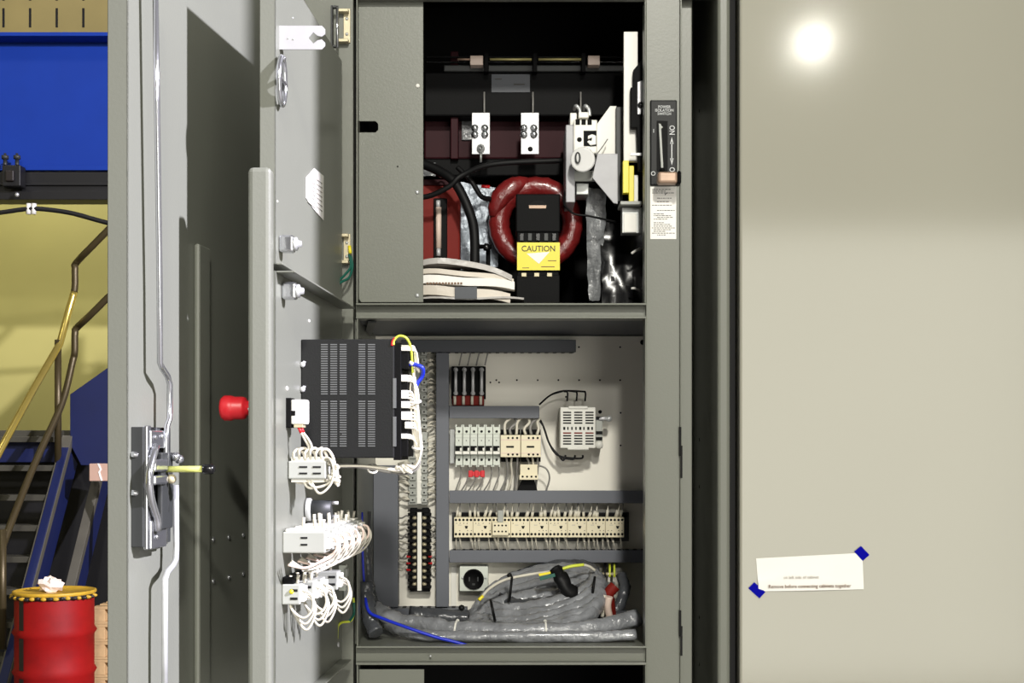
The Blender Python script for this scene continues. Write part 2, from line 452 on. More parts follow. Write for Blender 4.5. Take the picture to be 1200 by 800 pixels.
for px, py in ((250, 632), (268, 629), (285, 626.5), (250, 680.5), (268, 676), (285, 672)):
    screw(on(OD, px, py, .0005), OD.n, .0045, odoor, 'chrome')
# inner doors
wI, zU = ID.px(323, 302)
_, zUb = ID.px(402, 356.5); zUb = Z(356.5, -.02)
zLt = Z(362, -.02); zLb = Z(771, -.02)
zUt = Z(-56, -.62)
def innerdoor(z0, z1, label):
    d = MB(ID.pt).box(.012, wI, -.026, -.0235, z0, z1).box(wI-.003, wI, -.026, 0, z0, z1).box(.012, wI, -.003, 0, z0, z1).box(.012, .015, -.026, 0, z0, z1)\
        .box(.012, wI, -.026, 0, z1-.003, z1).box(.012, wI, -.026, 0, z0, z0+.003)
    o = d.build('inner_door', 'paint', cab, .003, label=label)
    return o
du = innerdoor(zUb, zUt, 'upper inner door carrying a white label')
dl = innerdoor(zLb, zLt, 'lower inner door loaded with switch gear')
MB(ID.pt).box(.03, wI-.004, 0, .030, zLt-.003, zLt).build('flange', 'paint', dl, .001)
MB(ID.pt).box(.03, wI-.004, 0, .022, zLb, zLb+.003).build('flange', 'paint', dl, .001)
MB(ID.pt).box(.03, wI-.004, 0, .010, zUb, zUb+.003).build('flange', 'paint', du, .001)
MB().pb(290, 195, 317.5, 900, -.645, -.615).build('edge_channel', 'paint', dl, .008, seg=3)
# bracket tab at the edge of the upper door
tabp = [(323, 30), (377, 30), (381, 34), (381, 40), (377, 43), (372, 42), (367, 38), (361.5, 44.5), (367, 51), (372, 47), (377, 46), (381, 50), (381, 54), (377, 58), (323, 58)]
YT = -.585
MB().pprism(tabp, YT, YT+.002).build('strike_tab', 'tab_metal', du, .0004)
for x, y in ((338, 45), (344, 46), (343, 21)): screw(P(x, y, YT), (0, -1, 0), .0016, du)
# oval pull ring
w2, z2 = ID.px(327.5, 95, .004)
ring = []
for k in range(24):
    t = 2*math.pi*k/24; ring.append(ID.pt(w2+.021*math.cos(t), .004+.004, z2+.038*math.sin(t)))
MB().tube(ring, .0045, 8, closed=True).build('pull_ring', 'chrome', du)
MB(ID.pt).box(w2-.028, w2+.024, .003, .012, z2-.003, z2+.003).build('ring_bar', 'chrome', du, .002)
for s in (-1, 1): MB().ball(ID.pt(w2, .01, z2+s*.036), .005, 8).build('ring_rivet', 'chrome', du)
def lockbarrel(px, py, d, m):
    w_, z_ = ID.px(px, py, 0)
    MB(ID.pt).box(w_-.010, w_+.010, 0, .024, z_-.014, z_+.014).build('lock_barrel', 'chrome', d, .004)
    p = ID.pt(w_, .024, z_); MB().lathe([(.011, 0), (.011, .004), (.006, .006), (.005, .011), (0, .012)], p, ID.n, 14).build('lock_cam', 'zinc', d)
lockbarrel(328, 286, du, 0); lockbarrel(331, 341, dl, 0)
w_, z_ = ID.px(325, 236, 0); screw(ID.pt(w_, 0, z_), ID.n, .002, du, 'white_plastic')
w_, z_ = ID.px(362, 376, 0); screw(ID.pt(w_, 0, z_), ID.n, .003, dl, 'white_plastic')
w_, z_ = ID.px(336, 455, 0); screw(ID.pt(w_, 0, z_), ID.n, .004, dl, 'white_plastic')
# hinges
def hinge(y0, y1, brass):
    s = (y1-y0)
    leaf = MB().pb(402.5, y0+1, 410.5, y1-2, -.003, .0).build('hinge', brass, cab, .0008)
    for f in (.3, .72): screw(P(406.5, y0+s*f, -.0035), (0, -1, 0), .0032, leaf)
    for f in (.06, .88): MB().pb(395, y0+s*f-1.8, 408, y0+s*f+1.8, -.018, -.001).build('knuckle', brass, leaf, .001)
    MB().cyl(P(395.3, y0-2, -.024), P(395.3, y1+4, -.024), .0028, seg=10).build('pin', 'chrome', leaf)
    MB().pb(387.5, y0-3, 389.5, y1+3, -.04, -.02).pb(387.5, y0-3, 394, y0, -.03, -.02).pb(387.5, y1, 394, y1+3, -.03, -.02).build('bracket', 'dark_plastic', leaf, .001)
hinge(9, 52, 'yellow_zinc'); hinge(273, 311, 'yellow_zinc'); hinge(680, 716, 'zinc_dull')

# ------------------------------------------------------------------ neighbouring closed cabinet
YD = -.036
cb2 = thing('control_cabinet', (.96, .28, 0), 'closed grey cabinet with a plain smooth door and a taped notice', 'cabinet')
xa, xb = X(867, YD), 1.47
MB().box(xa, xb, .0, .6, 0, CT+.05).build('body', 'paint', cb2, .002)
MB().box(xa, xb-.01, YD, -.001, CB+.02, CT-.02).build('door', 'door_paint', cb2, .005, seg=3)
# added cabinet out of view, its open door shades the inner doors
shade_cab = thing('control_cabinet', (1.9, .28, 0), 'added grey cabinet out of view, its open door casting shade on the inner doors', 'cabinet')
MB().box(xb+.012, 2.35, .0, .6, 0, CT+.78).build('body', 'paint', shade_cab, .002)
MB().box(xb+.02, xb+.052, YD-1.04, -.004, CB+.02, CT+.75).build('door', 'paint', shade_cab, .004)

# ------------------------------------------------------------------ upper compartment
ZU = Z(356, 0)          # its floor
# main switch base: black body, dark red lower half
t = thing('main_switch', P(640, 180, .3), 'large black and burgundy main switch block at the back of the upper compartment', 'switch')
MB().pb(497, 135, 735, 186, .30, .40).build('base', 'burgundy', t, .004)
MB().pb(497, 84, 735, 136, .25, .42).build('housing', 'black', t, .004)
MB().pb(497, 186, 735, 206, .28, .42).build('skirt', 'black', t, .003)
MB().pb(528, 60, 537, 186, .262, .30).build('arc_barrier', 'burgundy', t, .002)
MB().pb(520, 76, 735, 83.5, .24, .30).build('cross_rail', 'dark_plastic', t, .002)
for a, b in ((574, 623), (631, 681)):
    MB().cyl(P(a, 69.5, .22), P(b, 69.5, .22), .0028, seg=10).build('arc_rod', 'brass_bar', t)
MB().cyl(P(536, 69.5, .22), P(553, 69.5, .22), .0025, seg=8).build('arc_rod', 'copper', t)
for a, b, y0, y1 in ((551, 566, 65, 76), (689, 703, 65, 76)):
    MB().pb(a, y0, b, y1, .215, .25).build('rod_holder', 'fuse_body', t, .001)
for a in (570, 627, 684):
    MB().pb(a-2.5, 62, a+2.5, 84, .214, .24).build('arc_chute_wall', 'black', t, .001)
MB().pb(500, 66, 735, 67.5, .245, .25).pb(500, 72, 735, 73.5, .245, .25).build('rod_carrier', 'black_gloss', t)
MB().pb(576, 87, 621, 108, .2485, .25).build('name_plate', 'duct_dark', t)  # beige plate, its shade put into the dark colour
MB().pb(602, 98, 615, 99.6, .248, .2486).pb(580, 92, 588, 93.2, .248, .2486).build('plate_print', 'ink', t)
MB().pb(541, 132, 553, 164, .295, .30).build('insulator', 'film', t, .001)
for a in (570, 627, 683): MB().cyl(P(a-2.5, 108, .23), P(a-2.5, 132, .215), .002, seg=6).build('lead', 'wire_grey', t)

# two silver terminal tabs
def tab(px, label, bolt):
    q = thing('terminal_tab', P(px, 180, .205), label, 'terminal', 'bolted terminal tabs in the upper compartment')
    MB().pb(px-10.5, 132, px+10.5, 180.5, .205, .211).build('plate', 'galvanised', q, .0008)
    for dx, dy in ((-7, 150), (4.5, 150), (-7, 157.5), (4.5, 157.5)):
        MB().lathe([(0, .010), (.005, .010), (.0065, .008), (.0065, 0), (.0085, 0), (.0085, -.002), (0, -.002)], P(px+dx, dy, .204), (0, -1, 0), 8).build('bolt', 'chrome', q)
    if bolt:
        MB().lathe([(.004, .012), (.004, .006), (.009, .006), (.009, 0), (0, 0)], P(px, 174, .204), (0, -1, 0), 8).build('bolt', 'zinc', q)
        MB().cyl(P(px, 178, .2), P(px, 190, .2), .003, seg=8).build('stud', 'zinc_dull', q)
    else:
        MB().lathe([(0, 0), (.0055, 0), (.0055, .002), (0, .002)], P(px+.5, 174.5, .2042), (0, 1, 0), 12).build('bolt_hole', 'hole', q)
    return q
tab(563.5, 'silver bolted terminal tab, left one, with a stud at its foot', True)
tab(621, 'silver bolted terminal tab, right one, with an open hole', False)

# isolator with white body, glass tube and angled bracket
t = thing('isolator_breaker', P(685, 240, .12), 'white isolator breaker with a glass tube and an angled bracket plate', 'breaker')
MB().pb(663, 146, 674, 237, .12, .26).build('side_plate', 'tab_metal', t, .002)
MB().pb(672, 140, 700, 180, .112, .24).build('body', 'white_plastic', t, .003)
MB().pb(668, 132, 676, 150, .13, .2).pb(678, 131, 690, 138, .12, .2).build('terminal_cap', 'white_plastic', t, .002)
for a in (674.5, 681.5, 688.5): MB().pb(a, 139.5, a+5, 146, .1105, .113).build('terminal_window', 'black', t)
MB().pb(684, 153, 699, 171, .1105, .113).build('toggle_window', 'black', t)
MB().pprism([(689, 159), (694, 157), (698.5, 159), (698.5, 169), (692, 170), (688, 166), (690, 164), (693, 165), (694, 161), (689, 163)], .105, .112).build('toggle', 'white_plastic', t, .0008)
MB().lathe([(0, 0), (.0052, 0), (.0052, .002), (0, .002)], P(679, 163.5, .1115), (0, 1, 0), 12).build('port', 'hole', t)
MB().pprism([(699, 146), (715, 124), (722.5, 124), (722.5, 181), (699, 181)], .135, .14).build('shroud', 'white_plastic', t, .001)
MB().pprism([(700, 180), (724, 180), (724, 239), (719, 238), (694, 208)], .095, .098).build('bracket', 'tab_metal', t, .001)
MB().pb(722, 125, 730, 236, .12, .18).build('angle_post', 'dark_plastic', t, .001)
c0 = P(683, 187, .075); ax = Vector((-.1, -1, -.22)).normalized()
MB().lathe([(0, .012), (.0225, .012), (.0228, .012), (.0252, .0102), (.0254, .0098), (.026, .006), (.026, -.012), (.0258, -.0124), (.012, -.0128), (.012, -.05), (0, -.05)], c0, ax, 28).build('glass_tube', 'ceramic', t)
rr = [c0+ax*.014+Vector((-.010+.0045*math.cos(2*math.pi*k/14), 0, .004+.011*math.sin(2*math.pi*k/14))) for k in range(14)]
MB().tube(rr, .0018, 6, closed=True).build('clip', 'dark_plastic', t)
MB().pb(672, 178, 700, 214, .128, .22).build('lower_body', 'black', t, .003)
MB().pb(673, 200, 697, 212, .12, .13).build('terminal_cap', 'grey_plastic', t, .001)
MB().pb(675, 214, 690, 228, .135, .2).build('lug', 'zinc_dull', t, .002)
for a in (675, 686): MB().tube(catmull([P(a-2, 128, .16), P(a, 124, .13), P(a+4, 128, .13), P(a+5, 136, .13)], 5), .004, 8).build('lug', 'zinc', t)
wire([P(663, 222, .15), P(661, 238, .12), P(672, 250, .1), P(690, 253, .1), P(722, 260, .13)], .0022, 'wire_black', t)
wire([P(698, 182, .10), P(706, 172, .10), P(712, 163, .11)], .0012, 'wire_grey', t)

# clear plastic sheet hanging below the isolator
def crumple(name, m, quad, nr, nc, amp, thick, label=None, cat=None, parent=None):
    a, b, c, d = [Vector(q) for q in quad]; rows = []
    for i in range(nr):
        r = []
        for k in range(nc):
            u, v = k/(nc-1), i/(nr-1)
            p = (a*(1-u)+b*u)*(1-v)+(d*(1-u)+c*u)*v
            r.append(p+Vector((random.uniform(-1, 1)*.3, random.uniform(-1, 1), random.uniform(-1, 1)*.3))*amp)
        rows.append(r)
    return MB().sheet(rows, (0, thick, 0)).build(name, m, parent, label=label, cat=cat)
crumple('plastic_wrap', 'film', [P(686, 218, .17), P(712, 222, .17), P(702, 352, .20), P(690, 352, .2)], 14, 6, .008, .001, 'crumpled clear plastic wrap hanging under the isolator breaker', 'plastic wrap')
# yellow-tipped white bar and the linkage beside it
t = thing('operating_rod', P(739, 240, .07), 'tall white operating bar with a yellow foot, left of the switch plate', 'rod')
MB().pb(731, 37, 747.5, 189, .07, .085).build('bar', 'white_plastic', t, .001)
MB().pb(730, 188, 737, 226, .065, .085).pb(737, 194, 743, 236, .066, .085).build('foot', 'label_yellow', t, .001)
MB().pb(743, 205, 748, 236, .07, .085).build('foot_side', 'white_plastic', t, .001)
MB().pb(727, 235.5, 752, 239.5, .05, .12).build('ledge', 'grey_plastic', t, .001)
MB().pb(729, 243, 752, 273, .075, .11).build('bracket', 'zinc_dull', t, .001)
MB().pb(731, 250, 746, 272, .073, .076).build('lit_face', 'white_plastic', t, .001)  # white plate stands in for the lit lower part of the bracket
t = thing('handle_linkage', P(749, 200, .05), 'black lever linkage behind the post, right of the white bar', 'linkage')
MB().pprism([(742, 82), (756, 66), (760, 66), (760, 200), (748, 200), (746, 150), (739, 150), (739, 102), (742, 102)], .05, .066).build('crank', 'black', t, .002)
MB().pprism([(747, 96), (753, 94), (753, 120), (751, 134), (747, 134)], .046, .05).build('roller', 'galvanised', t, .001)
MB().lathe([(0, .004), (.006, .004), (.007, 0), (0, 0)], P(751, 123, .045), (0, -1, 0), 10).build('bolt', 'black_gloss', t)
for y in (181,): MB().pb(739, y-2, 752, y+1, .045, .05).build('pin', 'galvanised', t)
crumple('plastic_sheet', 'black_gloss', [P(704, 262, .2), P(756, 262, .2), P(756, 356, .16), P(706, 356, .16)], 9, 7, .01, .002, 'crumpled black plastic sheet in the lower right of the upper compartment', 'plastic sheet')
for (x, y, dx, dy) in ((740, 297, 12, -7), (740, 338, 10, 3)):
    MB().tube(catmull([P(x, y, .12), P(x+dx*.4, y+dy*.3-1, .12), P(x+dx, y+dy, .14)], 4), [.003]*8+[.002], 6).build('cable_tie', 'white_plastic', None, label='small white cable tie end above the black sheet, %s one' % ('upper' if y < 310 else 'lower'), cat='cable tie')

# red toroid
TC = P(628, 262, .25); sY = S(.25)
t = thing('ring_transformer', (TC.x, .25, ZU), 'dark red lacquered ring transformer behind the black box', 'transformer')
Rm, rm = 43*sY, 12.5*sY
tor = []
for k in range(48):
    th = 2*math.pi*k/48; tor.append(TC+Vector((math.cos(th)*Rm, 0, math.sin(th)*Rm)))
MB().tube(tor, rm, 14, closed=True, rf=lambda i, k: 1+.045*math.sin(i*2.7)+random.uniform(-.02, .02)).build('ring', 'toroid_red', t)
a = []
for k in range(9):
    th = math.radians(100+k*9); a.append(TC+Vector((math.cos(th)*Rm*1.17, -.012, math.sin(th)*Rm*1.14)))
MB().tube(a, [.010, .017, .022, .024, .024, .024, .022, .017, .010], 10).build('lead_cover', 'toroid_red', t)
MB().tube([P(574, 219, .24), P(564, 218, .24)], .004, 8).build('lead_end', 'wire_red', t)
# black box with CAUTION label
t = thing('control_transformer', (X(630, .16), .16, ZU), 'black control transformer box with a yellow caution label', 'transformer')
YB = .15
MB().pb(606, 228, 655, 364, YB, .23).build('body', 'black', t, .002)
MB().pb(604.5, 227, 656.5, 272, YB-.004, .22).build('top_shroud', 'black', t, .003)
MB().pb(605, 322, 656, 364, YB-.006, .22).build('foot', 'black', t, .002)
hp = [(619, 243.5), (620.5, 239), (625, 235.5), (630.5, 234.5), (636, 235.5), (640.5, 239), (642, 243.5)]
MB().pprism(hp, YB-.0048, YB-.0035).build('knockout', 'hole', t)
MB().pb(620, 240.5, 640, 244, YB-.0056, YB-.004).build('slot_bar', 'copper', t)
for k in range(5): MB().pb(609+k*9.5, 273, 614+k*9.5, 282, YB-.006, YB).build('terminal', 'dark_plastic' if k % 2 else 'black_gloss', t, .001)
for k in range(3): MB().pb(611+k*15, 319.5, 617+k*15, 324, YB-.0095, YB).build('terminal', 'yellow_zinc', t, .0008)
lab = MB().pb(606, 284, 656, 316.5, YB-.0085, YB-.007).build('caution_label', 'label_yellow', t)
text('CAUTION', .0175, P(631, 291.5, YB-.009), 'ink', lab, sx=.93, bold=.008)
MB().pprism([(617, 297), (644, 295), (631.5, 309)], YB-.0091, YB-.0085).build('warning_triangle', 'paper', lab)
MB().pb(612, 313.4, 620, 314.2, YB-.009, YB-.0085).pb(634, 312, 650, 312.9, YB-.009, YB-.0085).pb(642, 305, 652, 305.8, YB-.009, YB-.0085).build('fine_print', 'ink_brown', lab)

# left group: red fuse box, cable loops, foil
t = thing('fuse_box', (X(517, .24), .24, ZU), 'dark red fuse box with one pale cartridge fuse at the left', 'fuse box')
MB().pb(480, 216, 539, 310, .24, .34).build('body', 'fuse_red', t, .004)
MB().pb(508, 232, 524, 302, .232, .242).build('fuse_holder', 'black', t, .002)
MB().cyl(P(514, 243, .226), P(514, 291, .226), .0062, seg=12).build('fuse', 'fuse_body', t)
MB().cyl(P(513.5, 235, .226), P(513.5, 243, .226), .005, seg=10).build('end_cap', 'galvanised', t)
MB().cyl(P(514, 291, .226), P(514, 300, .226), .005, seg=10).build('end_cap', 'galvanised', t)
MB().pb(480, 210, 530, 217, .236, .3).build('lid', 'burgundy', t, .002)
crumple('foil_sheet', 'foil', [P(536, 212, .30), P(584, 220, .31), P(584, 312, .30), P(540, 316, .29)], 10, 8, .006, .001, 'crinkled silver foil sheet left of the red ring', 'foil')
crumple('film_scrap', 'film', [P(490, 192, .27), P(510, 190, .27), P(511, 206, .27), P(490, 206, .27)], 5, 5, .004, .001, 'small scrap of clear film above the red fuse box', 'film')
MB().tube([P(518+4*math.cos(k*.7), 204+4*math.sin(k*.7), .2) for k in range(9)], .002, 6, closed=True).build('ring_terminal', 'zinc', None, label='small round ring terminal above the red fuse box', cat='ring terminal')
wire([P(484, 188, .2), P(512, 199, .18), P(533, 214, .16), P(549, 245, .15), P(556, 275, .15), P(556, 330, .15)], .0105, 'wire_black', None, 8, 12, name='power_cable', label='thick black cable curving down in front of the foil sheet', cat='cable')
wire([P(484, 232, .17), P(505, 229, .16), P(527, 218, .15), P(542, 205, .15), P(580, 192, .18), P(660, 188, .2)], .006, 'wire_black', None, 8, 10, name='power_cable', label='thin black cable running across above the red ring', cat='cable')
wire([P(536, 196, .2), P(552, 212, .19), P(564, 230, .2), P(574, 233, .22)], .0055, 'wire_black', None, 8, 10, name='power_cable', label='short black cable leading to the left edge of the red ring', cat='cable')
t = thing('bolt_post', P(568, 296, .24), 'small black bolt post low in front of the foil', 'bolt')
MB().cyl(P(562, 289, .24), P(576, 289, .24), .005, seg=8).build('shank', 'black', t)
MB().lathe([(0, .01), (.009, .01), (.009, 0), (0, 0)], P(570, 290, .235), (0, -1, 0), 6).build('nut', 'black_gloss', t)
MB().cyl(P(572, 292, .25), P(572, 332, .25), .005, seg=8).build('stem', 'black', t)

# manuals in plastic on the compartment floor
def leafpack(name, m, x0, x1, ztop, zthick, y0, y1, bow, tip, label, cat, parent=None):
    rows = []
    for i in range(5):
        v = i/4; r = []
        for k in range(12):
            u = k/11; x = x0+(x1-x0)*u
            z = ztop+bow*math.sin(math.pi*u*1.1)-tip*u*u+.0025*math.sin(u*9+i)-.01*(1-v)*(u**3)
            r.append(Vector((x, y0+(y1-y0)*v-.006*math.sin(u*5), z)))
        rows.append(r)
    return MB().sheet(rows, (0, 0, -zthick)).build(name, m, parent, label=label, cat=cat)
Yp = .06; g = X(497, Yp)-.03
leafpack('manual', 'manual', g, X(598, Yp), Z(336, Yp), .020, Yp, .14, .002, .004, 'cream bound manual lying lowest in the upper compartment', 'manual')
lm = leafpack('manual', 'paper', g, X(603, Yp), Z(324, Yp), .017, Yp+.002, .15, .002, .0, 'white manual wedged in the middle of the paper pile', 'manual')
lp = MB()
for k in range(12): lp.box(X(500+k*3.6, Yp), X(502.3+k*3.6, Yp), Yp-.0075, Yp-.006, Z(333.5, Yp), Z(331.2, Yp))
lp.build('worn_print', 'ink_brown', lm, kind='stuff')
leafpack('plastic_envelope', 'bag', g, X(600, Yp), Z(309, Yp), .012, Yp, .16, .014, .010, 'clear plastic envelope on top of the manuals', 'envelope')
leafpack('plastic_envelope', 'manual', g, X(602, Yp), Z(317, Yp), .010, Yp+.004, .17, .004, .006, 'beige plastic envelope below the clear one', 'envelope')
leafpack('plastic_envelope', 'bag', g, X(614, Yp), Z(350, Yp), .004, Yp-.004, .17, .002, -.012, 'clear plastic envelope under the manuals', 'envelope')
MB().pb(533, 336, 559, 350, Yp-.012, Yp-.010).build('tape_patch', 'duct_dark', None, .0003, label='dark grey tape patch over the edge of the manuals', cat='tape')

# ------------------------------------------------------------------ switch plate on the post
t = thing('isolation_switch', P(778, 217, 0), 'black power isolation switch plate with a copper handle on the post', 'switch')
esc = MB().pb(762, 117, 793.5, 217, -.006, 0).build('escutcheon', 'drive_black', t, .0025)
MB().pb(769.5, 141.5, 782.5, 201, -.0068, -.005).build('slot', 'hole', esc)
MB().prism([P(772, 145, -.0075), P(774.5, 145, -.0075), P(777.5, 200, -.0075), P(775, 200, -.0075)], (0, .0015, 0)).build('lever', 'grey_plastic', t)
MB().pprism([(772, 144), (777, 149), (773, 152)], -.0085, -.007).build('pointer', 'grey_plastic', t)
MB().cyl(P(776, 199, -.006), P(778, 207, -.05), .005, seg=10).build('handle_stem', 'black', t)
MB().pb(771, 200.5, 794.5, 214.5, -.062, -.034).build('handle_grip', 'copper', t, .006, seg=4)
MB().pb(794, 199.5, 798.5, 215.5, -.064, -.032).build('grip_end', 'black', t, .005)
YE = -.0064
for s, y in (('POWER', 125.3), ('ISOLATION', 129.3), ('SWITCH', 133.4)): text(s, .0078, P(778.5, y, YE), 'ink_white', esc, sx=.95, bold=.01)
text('ON', .0155, P(787.3, 152.5, YE), 'ink_white', esc, rot=(math.pi/2, math.pi/2, 0), sx=.8, bold=.01)
text('OFF', .0155, P(787.3, 202, YE), 'ink_white', esc, rot=(math.pi/2, math.pi/2, 0), sx=.8, bold=.01)
text('I', .011, P(766, 153.5, YE), 'ink_white', esc); text('O', .0125, P(765.5, 203.5, YE), 'ink_white', esc, bold=.01)
MB().pb(786.7, 166, 787.9, 188, YE-.0003, YE+.001).pprism([(787.3, 160.5), (789.3, 168.5), (785.3, 168.5)], YE-.0003, YE+.001).pprism([(787.3, 193.5), (785.3, 185.5), (789.3, 185.5)], YE-.0003, YE+.001).build('arrow', 'ink_white', esc)
st = MB().pb(762, 218.5, 792.5, 280, -.0009, 0).build('instruction_sticker', 'paper', None, .0002, label='white instruction sticker of fine print under the switch plate', cat='sticker')
fp = MB(); random.seed(3)
y = 221.5
while y < 277:
    x = 764 + random.choice((0, 0, 2, 6)); xe = random.uniform(776, 790.5)
    if random.random() < .8:
        while x < xe:
            wd = random.uniform(1.2, 4); fp.pb(x, y, min(x+wd, 790.8), y+.75, -.0012, -.0008); x += wd+.7
    y += 2.05
fp.build('fine_print', 'ink', st)
mk = [(781, 225.5), (780, 227.5), (779, 226.5), (779.2, 229), (782, 226)]
MB().pprism(mk, -.0013, -.0008).build('tick_mark', 'ink', st)

# ------------------------------------------------------------------ lower compartment
YF = .352     # front of the wiring ducts
def duct(x0, y0, x1, y1, label, slots='', m='duct', yf=YF):
    o = thing('wiring_duct', P((x0+x1)/2, y1, yf), label, 'wiring duct', 'grey wiring ducts on the back panel')
    MB().pb(x0, y0, x1, y1, yf, yf+.004).build('cover', m, o, .0012)
    c = Vector((0, 0, 0))
    MB().box(X(x0, yf)+.002, X(x1, yf)-.002, yf+.004, YP, Z(y1, yf)+.002, Z(y0, yf)-.002).build('channel', m, o)
    sl = MB(); k = 0
    if 'b' in slots or 't' in slots:
        n = int((x1-x0)/9.7)
        for i in range(n):
            xx = X(x0+4+i*9.7, yf)
            if 'b' in slots: sl.box(xx, xx+.008, yf+.006, YP-.01, Z(y1, yf)+.0005, Z(y1, yf)+.003); k = 1
            if 't' in slots: sl.box(xx, xx+.008, yf+.006, YP-.01, Z(y0, yf)-.003, Z(y0, yf)-.0005); k = 1
    if k: sl.build('slots', 'hole', o)
    return o
duct(470, 398, 675, 412.5, 'dark horizontal wiring duct along the top of the panel', 'b', 'duct_dark')
duct(511, 413.2, 526, 711, 'long vertical wiring duct in the middle of the panel', '')
duct(526.5, 475.5, 632, 490, 'short horizontal wiring duct above the circuit breakers', '')
duct(526.5, 574.5, 775, 589.5, 'horizontal wiring duct just above the long cream terminal row', 'b')
duct(526.5, 644.5, 775, 659, 'horizontal wiring duct just below the long cream terminal row', 't')
duct(437.5, 545, 466.5, 711.5, 'wide vertical wiring duct at the left of the panel', '')
duct(437.5, 712.5, 548, 729, 'short horizontal wiring duct at the foot of the panel', 't')

# fuse block
t = thing('fuse_block', P(549, 474, .36), 'black four-way fuse block with silver fuses at the top', 'fuse block')
MB().pb(529, 429, 569, 467, .37, YP).build('base', 'black', t, .001)
MB().pb(530, 463.5, 567, 475, .368, YP).build('foot', 'fuse_red', t, .002)
for i in range(4):
    x = 534+i*10.1
    for a, b in ((440, 446),): MB().cyl(P(x, 433, .355), P(x, 461, .355), .0036, seg=10).build('fuse', 'galvanised', t)
    for y in (433, 460.5): MB().lathe([(0, .005), (.004, .004), (.0055, 0), (.0055, -.012), (0, -.012)], P(x, y, .357), (0, -1, 0), 10).build('clip', 'galvanised', t)
    MB().cyl(P(x-1, 464, .36), P(x-1, 474, .362), .0035, seg=8).build('lug', 'wire_white', t)
    wire([P(x+4, 428, .375), P(x+5.5, 421, .37), P(x+7.5, 413, .37)], .0018, 'wire_grey', t, 4)

# six miniature breakers
YM = .335; sM = S(YM); bw = 8.85
names6 = ['leftmost', 'second from the left', 'third from the left', 'third from the right', 'second from the right', 'rightmost']
def breaker():
    x0 = 533.2; t = thing('circuit_breaker', P(x0+bw/2, 546, YM), 'grey miniature circuit breaker, leftmost of six', 'circuit breaker', 'six miniature circuit breakers in a row')
    def q(y, Y): return (X(x0+.3, YM), Y, Z(y, YM))
    prof = [(500, .375), (500, .352), (508, .352), (508.5, .338), (513, .338), (513, .335), (532.5, .335), (532.5, .338), (534, .352), (545, .352), (545, .375)]
    MB().prism([q(*a) for a in prof], ((bw-.7)*sM, 0, 0)).build('body', 'breaker', t, .0006)
    xc = x0+bw/2
    for y in (505.3, 538.6):
        MB().lathe([(0, 0), (.003, 0), (.003, .002), (0, .002)], Vector((X(xc, YM), .3512, Z(y, YM))), (0, 1, 0), 10).build('terminal_hole', 'hole', t)
    MB().box(X(x0+.6, YM), X(x0+bw-.9, YM), .3335, .337, Z(528.2, YM), Z(522.3, YM)).build('toggle_slot', 'black', t)
    MB().box(X(x0+.3, YM), X(x0+bw-.7, YM), .329, .336, Z(532, YM), Z(528.6, YM)).build('toggle', 'white_plastic', t, .0008)
    MB().box(X(x0+bw-3, YM), X(x0+bw-.9, YM), .331, .334, Z(528, YM), Z(524.5, YM)).build('toggle_end', 'white_plastic', t, .0006)
    MB().box(X(x0+.3, YM), X(x0+bw-.7, YM), .3365, .338, Z(513.3, YM), Z(512.6, YM)).build('label_seam', 'grey_plastic', t)
    MB().box(X(xc-.6, YM), X(xc+.6, YM), .3346, .3352, Z(516.6, YM), Z(515.4, YM)).build('indicator', 'dark_plastic', t)
    for y0, y1 in ((497.2, 500.2), (545, 547)):
        MB().box(X(x0+.2, YM), X(x0+1.6, YM), .352, .37, Z(y1, YM), Z(y0, YM)).box(X(x0+bw-1.8, YM), X(x0+bw-.4, YM), .352, .37, Z(y1, YM), Z(y0, YM)).build('terminal_fin', 'breaker', t)
    return t
b0 = breaker()
for i in range(1, 6): copy_tree(b0, (bw*sM*i, 0, 0), 'grey miniature circuit breaker, %s of six' % names6[i])
MB().pb(527, 503, 533, 543, .385, .40).build('mounting_rail', 'zinc_dull', None, .001, label='short zinc mounting rail end beside the leftmost breaker', cat='rail')
for i in range(6):
    x = 538+i*8.85
    wire([P(x+2, 547, .37), P(x+2+random.uniform(-1, 1), 556, .368), P(x-1, 566, .37), P(x-4-random.random()*3, 575, .375)], .0016, 'wire_grey', None, 4, name='breaker_wire', label='thin grey wire below the %s breaker' % names6[i], cat='wire', group='thin grey wires below the breakers')
t = thing('jumper_comb', P(558, 558, .37), 'small red jumper below the middle breakers', 'jumper')
MB().pb(549, 552.5, 568, 557.5, .366, .376).build('bar', 'red_plastic', t, .001)
for k in range(3): MB().pb(549+k*7, 551, 554+k*7, 559, .363, .374).build('cap', 'red_plastic', t, .0015)

